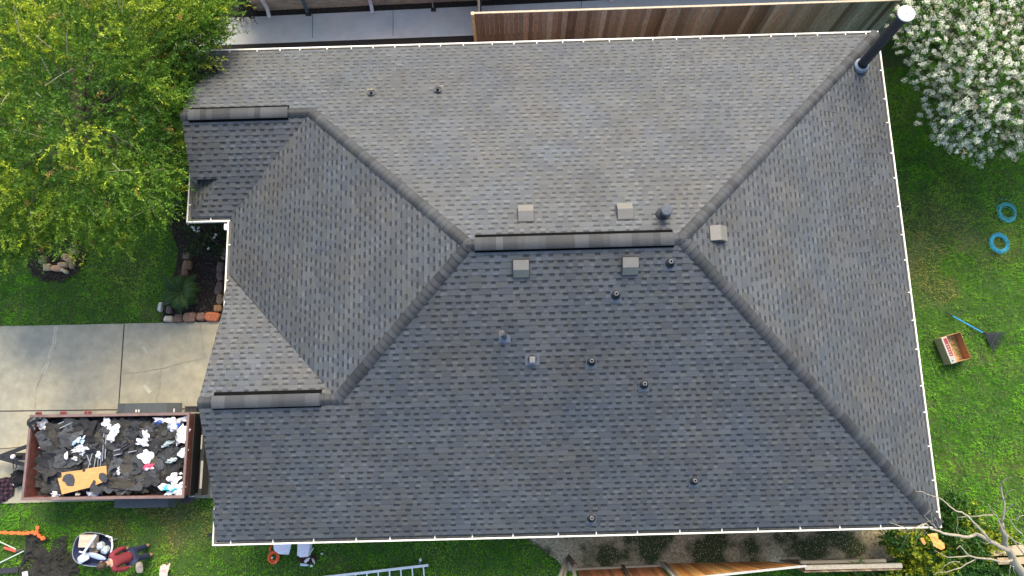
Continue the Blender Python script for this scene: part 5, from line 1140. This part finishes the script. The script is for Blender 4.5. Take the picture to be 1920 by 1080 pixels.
b = MB(); b.box((.05, y0 + .20, .0055), (.155, y1 - .04, .008), Mf, (.22, .02, .02)); b.box((.03, y0 + .03, .0055), (.15, y0 + .17, .008), Mf, (.28, .30, .27))
for k in range(5): b.box((.07, y0 + .235 + k * .07, .0082), (.13, y0 + .262 + k * .07, .0095), Mf, (.36, .24, .22))
b.box((.05, y0 + .05, .0082), (.09, y0 + .09, .0095), Mf, (.05, .05, .05)); b.build('print', M['vc'], fl_)

# ------------------------------------------------------------------ fences
def board_fence(name, base, topl, z1, n, cols, label, rails=None, cat='fence', capc=(.55, .48, .36), wseed=1, lift=.03):
    """vertical boards between a ground line and a top line (photo spots, at z=0 and z=z1)"""
    rn = random.Random(wseed); B0, B1 = at(*base[0], lift), at(*base[1], lift); T0, T1 = at(*topl[0], z1), at(*topl[1], z1)
    o = thing(name, (B0.x, B0.y, 0), label=label, cat=cat); off = Vector((B0.x, B0.y, 0)); d = (B1 - B0).normalized(); nn = Vector((-d.y, d.x, 0)) * .009
    b = MB()
    for k in range(n):
        a, c = k / n, (k + 1) / n - .008 / n * 4; col = rn.choice(cols); f = rn.uniform(.55, 1.25); col = tuple(q * f for q in col); zz = Vector((0, 0, rn.uniform(-.012, .012)))
        p = [B0.lerp(B1, a) - off, B0.lerp(B1, c) - off, T0.lerp(T1, c) - off + zz, T0.lerp(T1, a) - off + zz]; j = nn * rn.choice((0, .25))
        b.hexa([p[0] - nn + j, p[1] - nn + j, p[1] + nn + j, p[0] + nn + j], [p[3] - nn + j, p[2] - nn + j, p[2] + nn + j, p[3] + nn + j], col)
    b.build('board', M['wood'], o, kind='stuff'); return o, off, B0, B1, T0, T1
WD = [(.30, .21, .16), (.25, .17, .125), (.33, .255, .20), (.20, .13, .09), (.36, .30, .25), (.31, .25, .20)]
Fz = 1.85
Tl, Tr = at(889, 25, Fz), at(1692, 0, Fz)
fo = thing('wooden_fence', (Tl.x, Tl.y, 0), label='weathered brown board fence behind the upper gutter', cat='fence'); off = Vector((Tl.x, Tl.y, 0)); d = (Tr - Tl); Lf = d.length + 2.5; d.normalize()
rn = random.Random(8); b = MB(); n = int(Lf / .14)
for k in range(n):
    x = k * .14; t = min(1, x / Lf * 1.15); c = rn.choice(WD); f = rn.uniform(.6, 1.2); c = tuple(q * f for q in c); c = (c[0] * (1 - .28 * t), c[1] * (1 + .05 * t), c[2] * (1 + .05 * t)); j = rn.choice((0, .006, .010))
    n2 = Vector((-d.y, d.x, 0)); p0 = d * x; p1 = d * (x + .133)
    b.hexa([p0 - n2 * (.01 + j) + Vector((0, 0, .02)), p1 - n2 * (.01 + j) + Vector((0, 0, .02)), p1 + n2 * (.01 - j) + Vector((0, 0, .02)), p0 + n2 * (.01 - j) + Vector((0, 0, .02))], [p0 - n2 * (.01 + j) + Vector((0, 0, Fz - .03)), p1 - n2 * (.01 + j) + Vector((0, 0, Fz - .03)), p1 + n2 * (.01 - j) + Vector((0, 0, Fz - .03)), p0 + n2 * (.01 - j) + Vector((0, 0, Fz - .03))], c)
b.build('board', M['wood'], fo, kind='stuff')
b = MB(); b.bar(d * 0 + Vector((0, .015, Fz - .014)), d * Lf + Vector((0, .015, Fz - .014)), .055, .028, (.50, .40, .28)); b.build('cap_rail', M['wood'], fo)
for zz in (.35, 1.5): b = MB(); b.bar(Vector((0, .05, zz)), d * Lf + Vector((0, .05, zz)), .04, .09, (.2, .14, .1)); b.build('rail', M['wood'], fo)
b = MB(); b.box((-.09, -.05, 0), (-.002, .05, Fz + .01), c=(.58, .44, .26)); b.build('post', M['wood'], fo)
# dark picket gate between the fence end and the neighbouring wall
gp = at(896, 25, 1.8); gate = thing('picket_gate', (gp.x, gp.y, 0), label='dark picket gate joining the fence end to the neighbouring house', cat='gate')
for k in range(16): b = MB(); b.box((-.01, .08 + k * .13, .05), (.015, .18 + k * .13, 1.78), c=(.035, .033, .028)); b.build('picket', M['wood'], gate)
for z, x in ((.4, .04), (1.6, .04)): b = MB(); b.box((.016, .05, z), (.05, 2.2, z + .09), c=(.10, .09, .08)); b.build('rail', M['wood'], gate)
b = MB(); b.box((-.05, 1.0, 1.785), (.07, 1.04, 1.80), c=(.3, .3, .28)); b.build('cap', M['wood'], gate)
# lower fences
ORG = [(.46, .20, .045), (.52, .25, .06), (.38, .15, .035), (.55, .30, .09)]
GR = (.36, .31, .23)
o, off, B0, B1, T0, T1 = board_fence('plank_fence', ((1250, 1057), (1442, 1053)), ((1276, 1086), (1512, 1061)), 1.8, 24, ORG, 'bright new cedar fence panel leaning towards the house at the bottom edge', wseed=3)
b = MB(); b.bar(T0 - off, T1 - off, .05, .03, (.42, .42, .38)); b.build('cap_rail', M['wood'], o)
for z_, t in ((0, .33),): 
    b = MB(); b.bar(B0.lerp(T0, .02) - off + Vector((-.06, .03, 0)), T0 - off + Vector((-.06, .03, 0)), .12, .05, (.16, .13, .10)); b.bar(B0.lerp(T0, .02) - off + Vector((-.17, .06, 0)), T0 - off + Vector((-.17, .06, 0)), .06, .05, (.34, .31, .25)); b.build('post', M['wood'], o)
o, off, B0, B1, T0, T1 = board_fence('low_plank_fence', ((1080, 1066), (1236, 1059)), ((1096, 1098), (1260, 1090)), 1.8, 20, [(.30, .11, .04), (.36, .15, .05), (.24, .09, .035)], 'reddish fence panel with grey rail between the grey posts and the new panel', wseed=4)
b = MB(); b.bar(at(1080, 1067, .25) - off, at(1238, 1060, .25) - off, .05, .09, GR); b.build('rail', M['wood'], o)
b = MB(); b.bar(at(1167, 1060, .1) - off, at(1184, 1092, 1.7) - off, .09, .05, (.06, .05, .04)); b.build('post', M['wood'], o)
gpz = at(1062, 1046, .1); o = thing('gate_post', (gpz.x, gpz.y, 0), label='pair of weathered grey posts meeting in a point beside the lower fence', cat='post'); off = Vector((gpz.x, gpz.y, 0))
for a, c, w_, cc_ in (((1062, 1046), (1046, 1092), .08, (.32, .29, .22)), ((1064, 1047), (1056, 1092), .07, (.24, .21, .16)), ((1066, 1044), (1078, 1062), .10, (.10, .06, .045)), ((1074, 1058), (1079, 1092), .09, (.42, .38, .30))):
    b = MB(); b.bar(at(*a, .25) - off, at(*c, 1.4) - off, w_, .07, cc_); b.build('post', M['wood'], o)
# weathered fence seen almost from above, with its rails towards the house
o, off, B0, B1, T0, T1 = board_fence('weathered_fence', ((1462, 1050), (1640, 1046)), ((1508, 1073), (1692, 1068)), 1.75, 16, [(.20, .14, .09), (.26, .19, .12), (.16, .11, .08)], 'old grey brown fence with two rails under the leaves at the lower right', wseed=6)
b = MB(); b.bar(at(1500, 1054, .9) - off, at(1660, 1051, .9) - off, .07, .10, (.38, .33, .24)); b.build('rail', M['wood'], o)
b = MB(); b.bar(at(1508, 1064, 1.6) - off, at(1690, 1060, 1.6) - off, .10, .10, (.36, .33, .26)); b.build('rail', M['wood'], o)
o, off, B0, B1, T0, T1 = board_fence('far_corner_fence', ((1835, 1046), (1960, 1043)), ((1875, 1052), (1960, 1049)), .9, 10, [(.34, .25, .15), (.28, .20, .12)], 'brown boards behind the bare tree trunk at the right edge', wseed=7)
b = MB(); b.bar(at(1850, 1033, .9) - off, at(1960, 1030, .9) - off, .24, .04, (.42, .32, .20)); b.bar(at(1870, 1052, .9) - off, at(1960, 1050, .9) - off, .16, .04, (.38, .28, .17)); b.build('rail', M['wood'], o)
# orange sheet lying in the bush
patch([(1737, 1001), (1757, 998), (1760, 1010), (1772, 1020), (1773, 1028), (1765, 1032), (1750, 1024), (1746, 1012)], 1.45, .05, 5, 4, cell=.02, colf=lambda x, y: (.75, .32, .08), ridged=False).build('orange_sheet', M['vc'], label='torn orange sheet caught on the bush under the lower right gutter corner', cat='sheet')
patch([(1724, 1007), (1731, 1008), (1737, 1018), (1733, 1023), (1727, 1016)], 1.3, .04, 5, 6, cell=.02, colf=lambda x, y: (.68, .29, .09), ridged=False).build('orange_scrap', M['vc'], label='small orange scrap left of the larger torn orange sheet', cat='scrap')
# ------------------------------------------------------------------ neighbouring house
n0, n1_ = at(479, 21, 0), at(1960, -50, 0); nh = thing('neighbour_house', (n0.x, n0.y, 0), math.atan2(n1_.y - n0.y, n1_.x - n0.x), label='pinkish brick house wall along the walk at the top edge', cat='house'); Ln = (n1_ - n0).length; Dn = 9
b = MB(); rn = random.Random(2)
for k in range(32):
    za, zb = k * .075, (k + 1) * .075; x = -rn.uniform(0, .2)
    while x < Ln:
        xe = x + .21; f = rn.uniform(.8, 1.2); c = (.36 * f, .23 * f, .21 * f) if k > 6 else (.23 * f, .21 * f, .17 * f); xa, xb = max(0, x), min(Ln, xe)
        if xb > xa: b.poly([(xa, 0, za), (xb, 0, za), (xb, 0, zb), (xa, 0, zb)], tuple(q * 1.25 for q in c))
        x = xe
for a, c in (((0, 0), (0, Dn)), ((Ln, 0), (Ln, Dn)), ((0, Dn), (Ln, Dn))): b.poly([(*a, 0), (*c, 0), (*c, 2.4), (*a, 2.4)], (.34, .22, .2))
b.build('wall', M['brick'], nh)
b = MB(); e = .08; zr = 2.4 + (Dn / 2 + e) * .5; r4 = [(-e, -e, 2.4), (Ln + e, -e, 2.4), (Ln + e, Dn + e, 2.4), (-e, Dn + e, 2.4)]; rr1, rr2 = (Dn / 2, Dn / 2, zr), (Ln - Dn / 2, Dn / 2, zr)
for q in ([r4[0], r4[1], rr2, rr1], [r4[1], r4[2], rr2], [r4[2], r4[3], rr1, rr2], [r4[3], r4[0], rr1], r4[::-1]): b.poly(q, (.12, .11, .10))
b.build('roof', M['vc'], nh)
ninv = (Matrix.Translation((n0.x, n0.y, 0)) @ Matrix.Rotation(math.atan2(n1_.y - n0.y, n1_.x - n0.x), 4, 'Z')).inverted()
def nl(px, py, z=0): return ninv @ at(px, py, z)
for px, py, c in ((504, 23, (.55, .56, .58)), (697, 9, (.5, .5, .55)), (1146, 4, (.6, .6, .58))):
    x = nl(px, py, .1).x; b = MB(); b.box((x - .05, -.11, .25), (x + .05, -.02, 2.38), c=c); b.bar((x, -.06, .27), (x + .02, -.30, .08), .10, .08, c); b.build('downspout', M['vc'], nh)
x = nl(722, 8, .1).x; b = MB(); b.box((x - .03, -.08, .2), (x + .03, -.01, 2.4), c=(.20, .22, .27)); b.box((x - .05, -.12, .6), (x + .05, -.02, .9), c=(.15, .17, .2)); b.build('conduit', M['vc'], nh)
x = nl(818, 8, .9).x; b = MB(); b.box((x - .03, -.16, .75), (x + .22, -.01, 1.35), c=(.40, .46, .55)); b.lathe([(.08, 0), (.08, .05), (.06, .07), (0, .08)], T(x + .09, -.16, .95, 0, rx=math.pi / 2), c=(.55, .6, .5)); b.build('electric_meter', M['vc'], nh)
p = at(578, 26, 0); vl = thing('black_valve', (p.x, p.y, 0), label='black and blue grey standpipe at the edge of the walk by the brick wall', cat='standpipe')
b = MB(); b.box((-.06, -.08, 0), (.10, .05, .10), c=(.012, .014, .016)); b.build('base', M['vc'], vl); b = MB(); b.tube([(.0, .0, .1), (-.02, .12, .5), (-.03, .18, .75)], .05, 10, (.05, .09, .12)); b.build('standpipe', M['vc'], vl); b = MB(); b.box((-.13, .1, .66), (-.02, .17, .72), c=(.4, .4, .38)); b.build('tap', M['vc'], vl)
p = at(813, 19, 0); vl = thing('drain_box', (p.x, p.y, 0), label='small square black drain box on the walk under the electric meter', cat='drain box')
b = MB(); b.box((-.075, -.06, 0.013), (.075, .09, .06), c=(.02, .018, .016)); b.build('frame', M['vc'], vl); b = MB(); b.tube([(-.01, .06, .03), (-.01, .2, .5)], .022, 8, (.25, .23, .2)); b.build('pipe', M['vc'], vl)
crnr = [(436, -20), (466, -20), (480, 14), (474, 30), (450, 36), (436, 30)]
shrub('dark_plant', crnr, .1, .5, 90, (.010, .014, .012), .4, (.06, .02), (456, 12), soft=20, label='very dark low plant at the corner of the neighbouring brick house', cat='plant')
for x, y, lab in ((444, 3, 'small white stone near the top edge by the dark plant'), (446, 12, 'second small white stone just below the first by the dark plant')):
    lone('white_stone', x, y, 5, 6, (.6, .58, .45), lab, rz=.3)
